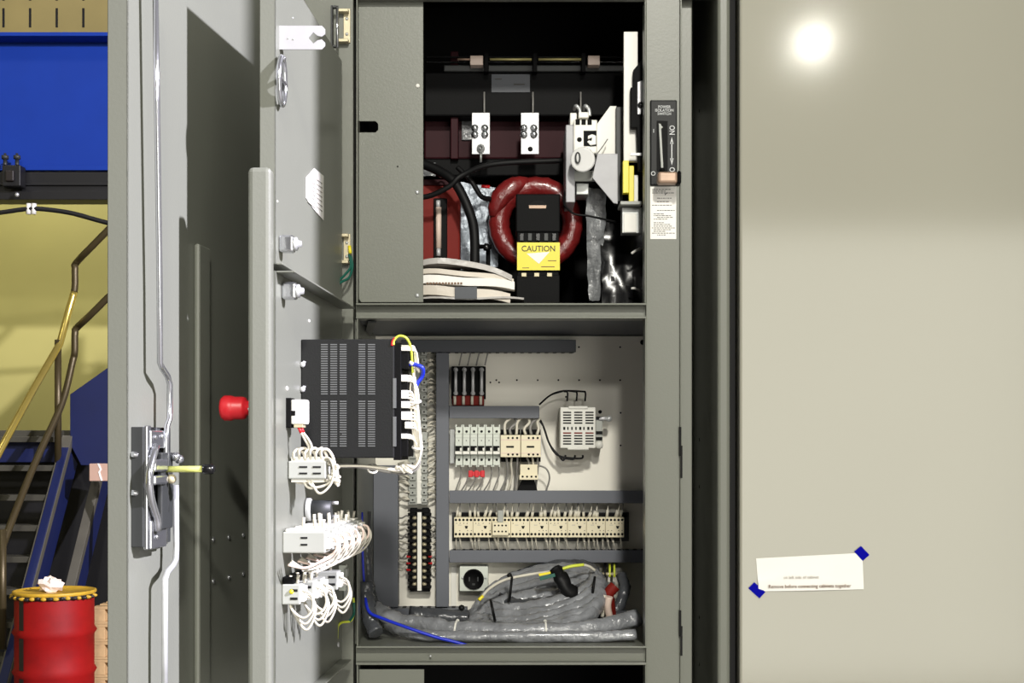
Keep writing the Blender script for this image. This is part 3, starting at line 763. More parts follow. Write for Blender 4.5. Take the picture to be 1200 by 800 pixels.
# two contactors
def contactor(x0, label):
    t = thing('contactor', P(x0+12, 536, .33), label, 'contactor', 'pair of cream contactors')
    MB().pb(x0+.3, 509.5, x0+23.7, 535.5, .325, .36).build('front', 'cream', t, .0012)
    MB().pb(x0+.6, 503, x0+23.4, 541, .36, YP-.006).build('base', 'black', t, .001)
    MB().pb(x0+.3, 514.6, x0+23.7, 515.6, .3242, .326).pb(x0+.3, 530.2, x0+23.7, 531.2, .3242, .326).build('ridge', 'fuse_body', t)
    MB().pb(x0+7, 522.3, x0+16, 524.4, .3243, .326).build('marker_slot', 'hole', t)
    for y in (513, 532.3):
        for k in range(3):
            MB().lathe([(0, 0), (.0026, 0), (.0026, .002), (0, .002)], P(x0+9.5+k*5.2, y, .3243), (0, 1, 0), 10).build('terminal_hole', 'hole', t)
    for k in range(3):
        xx = x0+6+k*6.5
        wire([P(xx, 509, .352), P(xx+random.uniform(-2, 3), 502, .352), P(xx+random.uniform(0, 8), 495, .358), P(xx+random.uniform(2, 8), 490, .368)], .0035, 'wire_white' if k != 1 else 'wire_grey', t, 4)
        wire([P(xx+1, 536, .352), P(xx+random.uniform(0, 4), 543, .352), P(xx+2-k, 558, .365), P(xx-6+k*2, 576, .372)], .0026, 'wire_grey' if k != 1 else 'wire_white', t, 4)
    return t
contactor(586.2, 'cream contactor, left one of the pair beside the breakers')
contactor(610.2, 'cream contactor, right one of the pair beside the breakers')
t = thing('control_relay', P(620, 562, .34), 'small cream relay mounted below the right contactor', 'relay')
MB().pb(609.5, 544, 630, 561.5, .338, .37).build('body', 'cream', t, .0012)
MB().pb(608.5, 556, 630.5, 562, .335, .37).build('terminal_bank', 'cream', t, .001)
for k in range(4): MB().lathe([(0, 0), (.0024, 0), (.0024, .002), (0, .002)], P(612.5+k*5.2, 558.3, .3343), (0, 1, 0), 10).build('terminal_hole', 'hole', t)
MB().lathe([(0, 0), (.0025, 0), (.0025, .002), (0, .002)], P(619.5, 549, .3373), (0, 1, 0), 10).build('dial', 'hole', t)
MB().pprism([(612, 562), (626, 562), (630, 575), (606, 575)], .36, .40).build('base', 'black', t)
wire([P(630, 545, .35), P(640, 549, .345), P(644, 560, .35), P(640, 575, .36)], .002, 'wire_grey', t)
MB().pb(631, 512, 634.5, 533, .36, .385).build('mounting_clip', 'galvanised', None, .001, label='thin zinc clip at the right end of the contactors', cat='clip')

# cream power relay with vents
t = thing('power_supply', P(677, 526, .33), 'off-white vented power supply module on the back panel', 'power supply')
YR = .31
MB().pb(656.5, 477, 698, 525, YR, YP).build('body', 'relay_white', t, .002)
MB().pb(666, 475.5, 689, 479, YR-.003, YP-.02).build('top_clip', 'relay_white', t, .002)
MB().pb(665, 524, 690, 527, YR-.002, YP-.02).build('bottom_clip', 'relay_white', t, .002)
for c in range(3):
    x0 = 659.8+c*13.1
    for r in range(5): MB().pb(x0, 482.2+r*3.15, x0+9.6, 483.8+r*3.15, YR-.0006, YR+.002).build('vent_slot', 'hole', t)
    for r in range(5): MB().pb(x0, 506.4+r*3.2, x0+9.6, 508+r*3.2, YR-.0006, YR+.002).build('vent_slot', 'hole' if r else 'fuse_red', t)
for k in range(8):
    wd = random.uniform(1.4, 2.6); MB().pb(660+k*4.7, 500, 660+k*4.7+wd, 503.6, YR-.0006, YR+.002).build('window', 'hole', t)
MB().pb(698, 490, 706, 525, .345, YP).build('side_terminal', 'grey_plastic', t, .001)
for y in (488, 505, 512): MB().pb(698.5, y, 706, y+3.5, .342, .35).build('side_slot', 'hole', t)
MB().cyl(P(698, 491, .35), P(710, 490, .34), .0045, seg=10).build('adjuster', 'galvanised', t)
MB().lathe([(0, .006), (.006, .005), (.0075, 0), (.0075, -.006), (0, -.006)], P(713.5, 490.5, .345), (0, -1, 0), 12).build('knob', 'zinc', t)
MB().lathe([(0, .004), (.008, .003), (.0095, 0), (.0095, -.01), (0, -.01)], P(702, 521, .34), (0, -1, 0), 14).build('dial', 'relay_white', t)
for k, x in enumerate((665, 676, 686)):
    wire([P(632, 474, .365), P(645, 463, .355), P(660, 458, .35), P(x-4, 458.5, .35), P(x, 460, .35), P(x-.5, 470, .35)], .0022, 'wire_black', t, 5)
for k, x in enumerate((663, 674, 683)):
    wire([P(630+k, 490, .37), P(637, 500, .36), P(644, 520, .355), P(655, 534, .35), P(x-3, 539-k, .35), P(x, 533, .35)], .0024, 'wire_black', t, 5)

# long row of cream terminal blocks
bt = 199.5/9
t = thing('mounting_rail', P(632, 632, .39), 'black mounting rail behind the long cream terminal row', 'rail')
MB().pb(530, 600, 737, 634, .395, .402).build('web', 'dark_plastic', t, .001)
MB().pb(533, 601, 735, 606, .38, .396).build('flange', 'black', t, .001)
num9 = ['leftmost', 'second', 'third', 'fourth', 'fifth', 'sixth', 'seventh', 'eighth', 'rightmost']
random.seed(11)
for i in range(9):
    x0 = 532+i*bt
    t = thing('terminal_block', P(x0+bt/2, 630, .35), 'cream relay terminal block, %s' % (num9[i]+(' of the row of nine' if i in (0, 8) else ' from the left in the row of nine')), 'terminal block', 'row of nine cream terminal blocks')
    MB().pb(x0+.15, 606, x0+bt-.15, 629.5, .348, .395).build('body', 'cream', t, .0008)
    h = MB()
    for k in range(5):
        for y in (609, 625.7):
            h.lathe([(0, 0), (.003, 0), (.003, .002), (0, .002)], P(x0+2.3+k*4.4, y, .3475), (0, 1, 0), 8)
        for y in (613, 621.5):
            if random.random() < .6: h.lathe([(0, 0), (.0011, 0), (.0011, .002), (0, .002)], P(x0+3+k*4.2+random.uniform(-.6, .6), y, .3476), (0, 1, 0), 6)
    h.build('screw_holes', 'hole', t)
    MB().pprism([(x0+12.5, 616), (x0+16.5, 616), (x0+15.5, 619.2), (x0+13.5, 619.2)], .3474, .3485).build('marker', 'hole', t)
    MB().pb(x0+5, 614.8, x0+9, 615.4, .3476, .3485).build('print', 'ink_faint', t)
    for k in range(4):
        xx = x0+2+k*5.4+random.uniform(-1, 1)
        if random.random() < .82:
            tilt = random.uniform(-1.5, 3)
            MB().cyl(P(xx, 606.5, .37), P(xx+tilt, 598+random.uniform(-1, 2), .365), random.uniform(.0028, .005), seg=8).build('ferrule', 'wire_white', t)
            wire([P(xx+tilt, 599, .366), P(xx+tilt*1.4, 595, .368), P(xx+tilt*2, 588, .38)], .0013, 'wire_grey' if k % 2 else 'wire_white', t, 4)
        if random.random() < .85:
            tilt = random.uniform(-1, 4)
            MB().cyl(P(xx, 629, .37), P(xx+tilt*.7, 634+random.uniform(0, 2), .366), random.uniform(.0016, .0032), seg=8).build('ferrule', 'wire_white', t)
            wire([P(xx+tilt*.7, 634, .367), P(xx+tilt, 639, .368), P(xx+tilt*1.6+1, 646, .382)], .0012, 'wire_white', t, 4)
t = thing('plug_module', P(586, 627, .335), 'small cream plug module clipped over the long terminal row', 'module')
MB().pb(577, 612, 596, 627, .332, .35).build('body', 'cream', t, .001)
MB().pb(583, 598, 590, 612, .34, .36).build('stem', 'grey_plastic', t, .002)
for r in range(2):
    for k in range(4): MB().lathe([(0, 0), (.0022, 0), (.0022, .002), (0, .002)], P(580+k*4.3, 615.5+r*7, .3313), (0, 1, 0), 8).build('socket', 'hole', t)

# black barrier terminal strip
YT2 = .372
t = thing('barrier_strip', P(491.5, 695, YT2), 'black barrier terminal strip with a white centre line', 'terminal strip')
MB().pb(480, 597, 503.5, 693, YT2, YP).build('base', 'black', t, .001)
sh = None
for k in range(12):
    y = 601+k*7.75
    MB().pb(477.8, y, 486.5, y+3.2, YT2-.012, YT2+.004).build('barrier', 'black', t, .0006)
    MB().pb(496.5, y, 505.2, y+3.2, YT2-.012, YT2+.004).build('barrier', 'black', t, .0006)
    if k < 11:
        for x in (485.6, 497.4): screw(P(x, y+5.5, YT2-.001), (0, -1, 0), .0052, t, 'yellow_zinc')
for x in (484.5, 498.5): MB().pb(x-4, 595, x+4, 601, YT2-.01, YT2+.01).build('end_piece', 'black', t, .001)
MB().pb(489, 600, 494, 692, YT2-.006, YT2+.002).build('marker_strip', 'white_plastic', t, .0006)
random.seed(5)
for k in range(11):
    y = 605+k*7.75
    if k > 8: continue
    for s, x in ((-1, 479), (1, 504)):
        if k in (6, 7) or (k == 8 and s < 0): MB().cyl(P(x-s*2, y, YT2-.003), P(x+s*2.5, y+.5, YT2-.003), .003, seg=8).build('ferrule', 'wire_red', t)
        e = 466.5 if s < 0 else 512
        wire([P(x, y, YT2-.003), P(x+s*3, y-2+random.uniform(-2, 3), YT2-.004), P((x+e)/2+s*1.5, y+random.uniform(-2, 3), YT2+.004), P(e, y+random.uniform(-3, 3), YT2+.014)], .002, 'wire_white' if k % 3 else 'wire_grey', t, 4)
# grey terminal strip above it
t = thing('terminal_strip', P(490, 590, .37), 'long grey terminal strip hung with white wires, above the black barrier strip', 'terminal strip')
MB().pb(480.5, 408, 499.5, 502, .378, YP).build('upper_bank', 'grey_plastic', t, .001)
MB().pb(478.5, 506, 501, 591, .374, YP).build('lower_bank', 'grey_plastic', t, .001)
MB().pb(488.5, 508, 494, 590, .369, .376).build('marker_strip', 'white_plastic', t, .0006)
for k in range(21):
    y = 411+k*8.6
    if 500 < y < 507: continue
    MB().pb(480, y, 487, y+5.2, .366, .38).build('clamp', 'grey_plastic', t, .0006)
    MB().pb(493.5, y, 500.5, y+5.2, .366, .38).build('clamp', 'grey_plastic', t, .0006)
    for x in (483.5, 497): MB().lathe([(0, 0), (.002, 0), (.002, .002), (0, .002)], P(x, y+2.6, .3652), (0, 1, 0), 8).build('screw_hole', 'hole', t)
    for s, x, e in ((1, 500, 512), (-1, 480, 467)):
        if s < 0 and y < 535: continue
        for j in range(2):
            wire([P(x, y+2+j, .372), P(x+s*5, y+random.uniform(-3, 3), .366), P(e, y+random.uniform(-4, 5), .39)], .0022, 'wire_white', t, 4)

# round socket outlet
t = thing('socket_outlet', P(555, 693, .36), 'grey socket outlet with a round black face, left of the cable coil', 'socket')
MB().pb(538.5, 663.5, 572, 692.5, .355, YP).build('plate', 'breaker', t, .0015)
MB().lathe([(0, .002), (.0195, .002), (.0215, .005), (.0235, .004), (.024, 0), (.024, -.004), (0, -.004)], P(555, 678.5, .354), (0, -1, 0), 24).build('socket_face', 'black', t)
for dx, dy, ww, hh in ((-5, 0, 1.4, 5), (5, 0, 1.4, 5), (0, 6, 3, 2)): MB().pb(555+dx-ww/2, 678.5+dy-hh/2, 555+dx+ww/2, 678.5+dy+hh/2, .3508, .353).build('contact_slot', 'dark_plastic', t)
for x in (542, 569): screw(P(x, 677, .3545), (0, -1, 0), .003, t)
MB().pb(528.5, 662, 535, 710, YP-.004, YP).build('strip_plate', 'white_plastic', None, .0005, label='narrow white plate beside the vertical duct near the socket', cat='plate')

# coil of sleeved cable
random.seed(21)
ZL = Z(757, 0)
t = thing('cable_coil', (X(622, .2), .2, ZL), 'coil of thick cable in wrinkled grey plastic sleeve', 'cable')
def rfw(sd):
    rng = random.Random(sd); tb = {}; ph = rng.uniform(0, 6)
    def f(i, k):
        if (i, k) not in tb:
            tb[(i, k)] = 1+rng.uniform(-.07, .07)+.09*math.sin(k*2*math.pi*3/14+i*.23+ph)+.06*math.sin(i*.9+ph)+.05*math.sin(i*2.1+k)
        return tb[(i, k)]
    return f
def loop(cx, cy, ax_, ay, tilt, yf, yb, r, sd, a0=0, a1=360, closed=True, m='sleeve', zmin=None):
    pts = []; n = 84
    for k in range(n+(0 if closed else 1)):
        th = math.radians(a0+(a1-a0)*k/n); u, v = ax_*math.cos(th), ay*math.sin(th)
        x = cx+u*math.cos(tilt)-v*math.sin(tilt); y = cy+u*math.sin(tilt)+v*math.cos(tilt)
        Y = yf+(yb-yf)*(.5-.5*math.sin(th))
        p = P(x, y, Y); p.z = max(p.z, ZL+r*1.12); pts.append(p)
    return MB().tube(pts, r, 14, closed=closed, rf=rfw(sd)).build('sleeved_cable', m, t)
# sin(th)>0 is the lower, front side of each loop
loop(640, 686, 58, 20, -.22, .20, .35, .0150, 5, m='sleeve_dark')
loop(633, 691, 65, 20, -.22, .17, .33, .0165, 1)
loop(634, 697, 69, 22, -.23, .15, .32, .0170, 2)
loop(630, 704, 72, 23, -.21, .13, .30, .0170, 3)
loop(632, 711, 73, 23, -.19, .11, .28, .0175, 4)
loop(628, 719, 70, 20, -.15, .095, .25, .0180, 8)
loop(640, 692, 52, 14, -.1, .26, .33, .012, 9, m='sleeve_dark')
loop(618, 700, 46, 9, -.15, .24, .30, .012, 10, m='sleeve_dark')
def strap(px, py, w_, h_, Y, rot=0, m='wire_black', name='cable_tie', par=None):
    pts = [P(px+math.cos(2*math.pi*k/16)*w_*math.cos(rot)-math.sin(2*math.pi*k/16)*h_*math.sin(rot), py+math.cos(2*math.pi*k/16)*w_*math.sin(rot)+math.sin(2*math.pi*k/16)*h_*math.cos(rot), Y-.02*math.cos(2*math.pi*k/16)) for k in range(16)]
    return MB().tube(pts, .0028, 6, closed=True).build(name, m, par or t)
for x, y0, y1, Y in ((577, 703, 727, .105), (602, 676, 704, .165), (660, 664, 684, .185), (699, 676, 700, .175)):
    pts = [P(x-2+5*k/8*(1 if x < 590 else -.6), y0+(y1-y0)*k/8, Y-.018*math.sin(math.pi*k/8)) for k in range(9)]
    MB().tube(pts, .003, 6).build('cable_tie', 'wire_black', t)
MB().ball(P(597, 674, .19), .006, 8).build('tie_head', 'wire_black', t); MB().ball(P(541, 712, .14), .007, 8).build('tie_head', 'wire_black', t)
MB().tube(catmull([P(651, 668, .19), P(658, 678, .175), P(664, 690, .17), P(672, 695, .18)], 5), .016, 12, rf=rfw(61)).build('black_band', 'wire_black', t)  # black band across the upper strands
wire([P(563, 701, .14), P(574, 689, .16), P(592, 679, .18), P(620, 673, .19), P(655, 668, .2), P(668, 664, .2), P(686, 662, .21), P(697, 668, .22)], .0032, 'wire_white', t, 6, 8, 'ground_wire')
wire([P(652, 668.6, .196), P(668, 663.6, .196), P(684, 661.5, .206)], .0036, 'wire_yellow', t, 6, 8, 'ground_wire')
wire([P(561, 703, .138), P(566, 698, .142)], .0038, 'label_yellow', t, 3, 8, 'wire_end')
MB().pprism([(632, 676), (650, 671.5), (651, 675.5), (633, 680)], .165, .17).build('tag', 'wire_green', t, .0006)
MB().pprism([(631, 672), (645, 669.5), (645.5, 672), (632, 675)], .166, .171).build('tag', 'label_yellow', t, .0006)
# red and white cable end at the right of the coil
t = thing('cable_end', (X(715, .25), .25, ZL), 'red and white stripped cable end at the right of the coil', 'cable')
wire([P(716, 722, .22), P(714, 708, .2), P(713, 696, .19), P(721, 686, .19)], .013, 'fuse_red', t, 6, 10, 'red_lead')
wire([P(714, 722, .18), P(712, 710, .17), P(714, 699, .165)], .008, 'fuse_body', t, 6, 10, 'pale_lead')
wire([P(706, 722, .18), P(706, 708, .17), P(709, 697, .17)], .0045, 'wire_white', t, 6, 8, 'white_lead')
MB().tube(catmull([P(700, 738, .24), P(712, 722, .23), P(724, 712, .23), P(732, 690, .25), P(728, 674, .28)], 6), .012, 10, rf=rfw(30)).build('sleeve', 'sleeve_dark', t)
t = thing('pipe_fitting', P(714, 674, .36), 'small brass fitting with two wires, right of the coil', 'fitting')
MB().cyl(P(704, 672.5, .36), P(724, 672.5, .36), .004, seg=10).build('bar', 'yellow_zinc', t)
for x in (709, 714.5, 720): MB().cyl(P(x, 660, .37), P(x, 676, .355), .0028, seg=8).build('lead', 'wire_yellow' if x > 712 else 'wire_black', t)
# bottom harness
def harness(pts, r, sd, label, m='sleeve', ties=()):
    q = thing('sleeved_harness', (pts[0].x, pts[0].y, ZL), label, 'cable')
    pth = catmull(pts, 8)
    MB().tube(pth, r, 14, rf=rfw(sd)).build('sleeve', m, q)
    for i in ties:
        p, d = pth[i], (pth[i+1]-pth[i]).normalized()
        a = Vector((0, 0, 1)); a = (a-d*a.dot(d)).normalized(); b = d.cross(a)
        MB().tube([p+(a*math.cos(2*math.pi*k/16)+b*math.sin(2*math.pi*k/16))*r*1.12 for k in range(16)], .0024, 6, closed=True).build('cable_tie', 'white_plastic', q)
        MB().ball(p+a*r*1.1-b*.004, .004, 8).build('tie_head', 'white_plastic', q)
    return q
def FZ(px, Y, dz): v = P(px, 700, Y); v.z = ZL+dz; return v
harness([FZ(440, .17, .055), FZ(466, .13, .034), FZ(495, .12, .03), FZ(530, .09, .021), FZ(580, .075, .021), FZ(632, .072, .021), FZ(690, .085, .024), FZ(748, .12, .042)], .018, 41, 'long grey sleeved harness lying along the sill, white ties around it', 'sleeve', (25, 41))
harness([FZ(440, .2, .05), FZ(456, .14, .024), FZ(490, .055, .016), FZ(540, .045, .0135), FZ(620, .043, .0135), FZ(700, .045, .0135), FZ(745, .05, .016)], .0115, 42, 'thinner grey sleeved cable in front of the long harness')
harness([FZ(428, .1, .12), FZ(430, .09, .08), FZ(434, .08, .045), FZ(441, .06, .018)], .016, 43, 'short dark sleeved bundle standing in the left corner', 'sleeve_dark')
harness([P(428, 600, .25), P(430, 660, .22), P(436, 700, .2), P(446, 718, .2), P(462, 728, .19)], .012, 44, 'dark sleeved bundle dropping down the left wall to the floor', 'sleeve_dark')
harness([FZ(480, .24, .035), FZ(560, .27, .022), FZ(640, .25, .022), FZ(735, .22, .03)], .0165, 45, 'sleeved cable lying at the back beneath the coil', 'sleeve_dark')
wire([P(428, 700, .08), P(433, 717, .06), P(450, 725, .045), P(480, 736, .028), P(510, 746, .022), P(528, 750.5, .02), P(548, 756, .02)], .0034, 'wire_blue', None, 8, 8, name='blue_wire', label='blue wire lying across the harness at lower left', cat='wire')
wire([P(424, 600, .12), P(425, 650, .11), P(427, 690, .11)], .0026, 'wire_blue', None, 6, 8, name='blue_wire', label='thin blue wire hanging down the left wall', cat='wire')

# ------------------------------------------------------------------ gear on the lower inner door
def WP(px, py, w_):                    # point of a pixel on the plane w of the inner door
    k = (px-HX)/F; H, u, v = ID.H, ID.u, ID.n
    n = (k*(H.y+u.y*w_+D)-H.x-u.x*w_)/(v.x-k*v.y)
    p = H+u*w_+v*n
    p.z = ZC-(py-HY)*(p.y+D)/F
    return p
def WN(px, w_): return (WP(px, 0, w_)-ID.H).dot(ID.n)
def WZ(px, py, w_): return WP(px, py, w_).z
def wbox(mb, x0, y0, x1, y1, wf, wb):
    return mb.box(wb, wf, WN(x0, wf), WN(x1, wf), WZ(x0, y1, wf), WZ(x0, y0, wf))
def WB(): return MB(ID.pt)
WD, _ = ID.px(352.5, 400, 0)
t = thing('motor_drive', WP(410, 537, WD), 'black vented drive box fixed to the lower inner door', 'drive')
wbox(WB(), 352.5, 397.5, 462, 536.5, WD, WD-.115).build('case', 'drive_black', t, .002)
wbox(WB(), 461, 402, 470, 539, WD-.004, WD-.10).build('terminal_side', 'black', t, .001)
wbox(WB(), 469, 404, 479, 432, WD-.012, WD-.09).build('connector_bank', 'black', t, .001)
wbox(WB(), 469, 440, 478, 535, WD-.012, WD-.09).build('connector_bank', 'black', t, .001)
wbox(WB(), 460.5, 443, 464, 478, WD+.001, WD-.01).build('pin_strip', 'vent_grey', t); wbox(WB(), 460.5, 488, 464, 523, WD+.001, WD-.01).build('pin_strip', 'vent_grey', t)
for x0, x1 in ((376, 384), (387, 395), (398, 406), (420, 428), (431, 439.5)):
    for ya, yb in ((403, 462.5), (469.5, 524)):
        m = WB(); y = ya
        while y < yb-1:
            wbox(m, x0, y, x1, y+1.25, WD+.0008, WD-.001); y += 2.75
        m.build('vent_louvres', 'vent_grey', t, kind='stuff')
for y in (427, 456): MB().ball(WP(354.5, y, WD+.002), .005, 8).cyl(WP(354, y+3, WD), WP(357, y-4, WD), .0025, seg=6).build('fixing_lug', 'galvanised', t)
MB().ball(WP(400, 508, WD), .002, 6).build('screw_hole', 'hole', t)
WQ = WD-.03
for x0, x1, y0, y1 in ((469, 481, 404, 411), (466, 478, 439, 447), (466, 478, 457, 467), (467, 480, 470, 478), (466, 482, 482, 492), (474, 482, 494, 502), (466, 478, 508, 514)):
    pl_ = wbox(WB(), x0, y0, x1, y1, WQ+.022, WQ).build('plug', 'white_plastic', t, .0015)
    for j in range(3):
        ym = y0+1.5+j*(y1-y0-2)/2
        MB().tube(catmull([WP(x1-1, ym, WQ+.01), WP(x1+4+j, ym+1, WQ+.01), WP(486+j*1.5, ym+9, WQ+.008), WP(487+j*2, ym+26, WQ+.006)], 5), .0019, 6).build('wire', 'wire_white', t)
wire([WP(461, 404, WD), WP(462, 398, WD), WP(468, 393.5, WD), WP(476, 396, WD), WP(481, 406, WD-.01), WP(483, 425, WD-.02), WP(484, 445, WD-.03)], .0021, 'wire_yellow', t, 6, 8)
wire([WP(459.5, 405, WD), WP(460, 400, WD), WP(463, 396, WD)], .0024, 'wire_red', t, 4, 8, 'wire_end')
wire([WP(476, 426.5, WD-.02), WP(486, 427, WD-.02), WP(495, 431, WD-.02), WP(495, 440, WD-.03), WP(489, 449, WD-.03), WP(487, 456, WD-.03)], .0034, 'wire_blue', t, 6, 8)
MB().cyl(WP(480, 424, WD-.018), WP(484, 427, WD-.018), .003, seg=8).build('cable_tie', 'white_plastic', t)

# bundle of white wires dropping from the drive and running left
t = thing('wire_bundle', WP(486, 555, WD-.03), 'bundle of white wires hanging beside the black drive', 'wires')
random.seed(9)
for j in range(9):
    o_ = random.uniform(-4, 5); o2 = random.uniform(-3, 5); wv = WQ+random.uniform(-.02, .02)
    MB().tube(catmull([WP(483+o_*.5, 425+j*3, wv), WP(484+o_, 460, wv), WP(487+o_*1.2, 500, wv), WP(490+o_, 528, wv), WP(489+o2*.5, 543+o2*.5, wv), WP(480, 551+o2*.8, wv), WP(466, 552+o2*.6, wv), WP(450, 549+o2*.5, wv), WP(424, 546+o2*.3, wv), WP(396, 546+o2*.2, wv)], 5), .0019, 6).build('wire', 'wire_white' if j % 3 else 'wire_grey', t)
for (x, y) in ((487, 470), (489, 524), (437, 549)):
    MB().tube([WP(x+6*math.cos(2*math.pi*k/12), y+(2 if x > 450 else 5)*math.sin(2*math.pi*k/12), WQ+.02*math.sin(2*math.pi*k/12)) for k in range(12)], .0018, 6, closed=True).build('cable_tie', 'white_plastic', t)
for k in range(8):
    MB().cyl(WP(462+k*2.2+random.uniform(-2, 2), 546+random.uniform(-1, 8), WQ+.02), WP(470+k*2.2, 550+random.uniform(-3, 5), WQ+.018), .003, seg=8).build('ferrule', 'wire_white', t)
wire([WP(388, 545, WQ), WP(412, 545, WQ), WP(436, 549, WQ+.005), WP(458, 553, WQ+.005)], .0035, 'wire_grey', t, 6, 8, 'cable')

# selector switch body near the door edge
wS, _ = ID.px(335, 480, 0)
t = thing('switch_contact', WP(346, 498, wS), 'white contact block on a black base, left of the black drive', 'switch')
wbox(WB(), 334.5, 466, 341, 501, wS, wS-.03).build('base', 'black', t, .001)
wbox(WB(), 340.5, 468, 358.5, 497, wS-.002, wS-.03).build('block', 'white_plastic', t, .003)
wbox(WB(), 340, 481, 346, 487, wS-.001, wS-.01).build('latch', 'black', t, .001)
wbox(WB(), 344, 496, 355, 501, wS-.004, wS-.026).build('terminal', 'yellow_zinc', t, .001)
for j in range(2):
    MB().cyl(WP(350+j*2.5, 500, wS-.008-j*.006), WP(353+j*2.5, 507, wS-.008-j*.006), .0028, seg=8).build('ferrule', 'wire_red', t)
    wire([WP(353+j*2.5, 507, wS-.008), WP(358+j*4, 516, wS-.01), WP(362+j*3, 525, wS-.015), WP(357+j*2, 536, wS-.02)], .0022, 'wire_white', t, 5)
# red mushroom button, its head on the outside of the door
_, zk = ID.px(320, 478, -.026)
zk = WZ(278, 478, .55)
t = thing('push_button', ID.pt(.55, -.06, zk), 'red mushroom push button sticking out on the left of the lower inner door', 'button')
MB().lathe([(.012, 0), (.012, .030), (.017, .032), (.0185, .036), (.0185, .050), (.0195, .052), (.0205, .056), (.0205, .066), (.017, .071), (0, .072)], ID.pt(.55, -.027, zk), -ID.n, 24).build('head', 'red_plastic', t)
MB().lathe([(.02, 0), (.02, .006), (.014, .008), (0, .008)], ID.pt(.55, -.0262, zk), -ID.n, 20).build('collar', 'zinc', t)
MB().cyl(ID.pt(.568, -.05, zk-.002), ID.pt(.572, -.045, zk-.002), .002, seg=6).build('set_screw', 'white_plastic', t)

def looped(t, pts, r=.0021, m='wire_white', nm='wire'): return wire(pts, r, m, t, 6, 7, nm)
# contact block A
wA, _ = ID.px(337, 550, 0)
t = thing('contact_block', WP(360, 561, wA), 'grey double contact block with white wires, right below the white switch contact', 'contact block', 'contact blocks on the lower inner door')
wbox(WB(), 337.5, 540, 382, 561, wA, wA-.04).build('body', 'grey_plastic', t, .002)
for x0, x1 in ((350.5, 360), (366.5, 376)):
    for y0 in (546, 553.5): wbox(WB(), x0, y0, x1, y0+2, wA+.0008, wA-.002).build('slot', 'hole', t)
wbox(WB(), 341, 535, 380, 541, wA-.006, wA-.034).build('terminal_top', 'white_plastic', t, .001)
wbox(WB(), 341, 560, 380, 565, wA-.006, wA-.034).build('terminal_foot', 'white_plastic', t, .001)
random.seed(4)
for k in range(6):
    x = 345+k*6.5
    looped(t, [WP(x, 540, wA-.01), WP(x-1, 531-k % 2*3, wA), WP(x+6, 526+random.uniform(-1, 3), wA-.005), WP(x+12, 534, wA-.01), WP(x+15, 545, wA-.015)], .0026)
for k in range(5):
    looped(t, [WP(380, 537+k*2, wA-.01-.004*k), WP(387+k*1.5, 538+k*2, wA-.004*k), WP(391+k*1.2, 552+k, wA-.006*k), WP(387+k*2-4*(k % 2), 568-k*2, wA-.004*k), WP(374-k*5, 578-k*3-(k % 2)*4, wA-.004*k), WP(364-k*4.5, 562, wA-.008)], .0021)
for k in range(6): MB().cyl(WP(383+random.uniform(0, 12), 545+k*4, wA-.005), WP(387+random.uniform(0, 12), 548+k*4, wA), .0032, seg=8).build('ferrule', 'wire_white', t)
t = thing('button_body', WP(372, 612, .36), 'dark grey push button body between the upper and lower contact blocks', 'button')
pB = ID.pt(.36, .001, WZ(365, 597, .36))
MB().cyl(pB, pB+ID.n*.045, .017, seg=20).build('barrel', 'dark_plastic', t)
MB().lathe([(.021, 0), (.021, .007), (.017, .009)], pB+ID.n*.001, ID.n, 20).build('lock_nut', 'grey_plastic', t)
for z_ in (-.012, .012): MB().cyl(pB+ID.n*.045+Vector((0, 0, z_)), pB+ID.n*.056+Vector((0, 0, z_)), .003, seg=8).build('terminal', 'galvanised', t)

# row B of six long contact blocks receding towards the hinge
random.seed(14)
ord6 = ['nearest to the camera', 'second nearest', 'third nearest', 'fourth nearest', 'fifth nearest', 'nearest to the hinge']
zB0 = WZ(350, 623, .545); zB1 = WZ(350, 648, .545)
for i, wv in enumerate((.545, .475, .41, .345, .285, .225)):
    t = thing('contact_block', ID.pt(wv, .04, zB1), 'long grey contact block in the row of six, %s' % ord6[i], 'contact block', 'row of six long contact blocks')
    WB().box(wv-.045, wv, .0, .070, zB1, zB0).build('body', 'grey_plastic', t, .002)
    WB().box(wv-.042, wv-.003, .004, .062, zB0, zB0+.004).build('cover', 'white_plastic', t, .0015)
    WB().box(wv-.04, wv-.005, .069, .076, zB1+.006, zB0-.004).build('terminal_end', 'white_plastic', t, .0015)
    for z_ in (.4, .72): WB().box(wv-.01, wv+.0006, .030, .041, zB1+(zB0-zB1)*z_-.0015, zB1+(zB0-zB1)*z_+.0015).build('slot', 'hole', t)
    for k in range(3):
        nn = .034+k*.012+random.uniform(-.004, .004)
        p = ID.pt(wv-.012-k*.01, nn, zB0+.003)
        MB().cyl(p, p+Vector((random.uniform(-.003, .004), 0, random.uniform(.012, .024))), .0026, seg=8).build('ferrule', 'wire_white', t)
    for k in range(3):
        w2_ = wv-.008-k*.012
        e = ID.pt(w2_, .074, zB0-.008-k*.004)
        MB().ball(e, .0042, 8).build('terminal_screw', 'galvanised', t)
        looped(t, [e, e+ID.n*.012+Vector((0, 0, -.004)), e+ID.n*.012+Vector((0, 0, -.022)), e+ID.n*(-.006)+Vector((0, 0, -.036-.004*k)), e+ID.n*(-.03)+ID.u*.03+Vector((0, 0, -.048)), e+ID.n*(-.055)+ID.u*.05+Vector((0, 0, -.042+.006*k))], .0021, 'wire_white' if k else 'fuse_body')
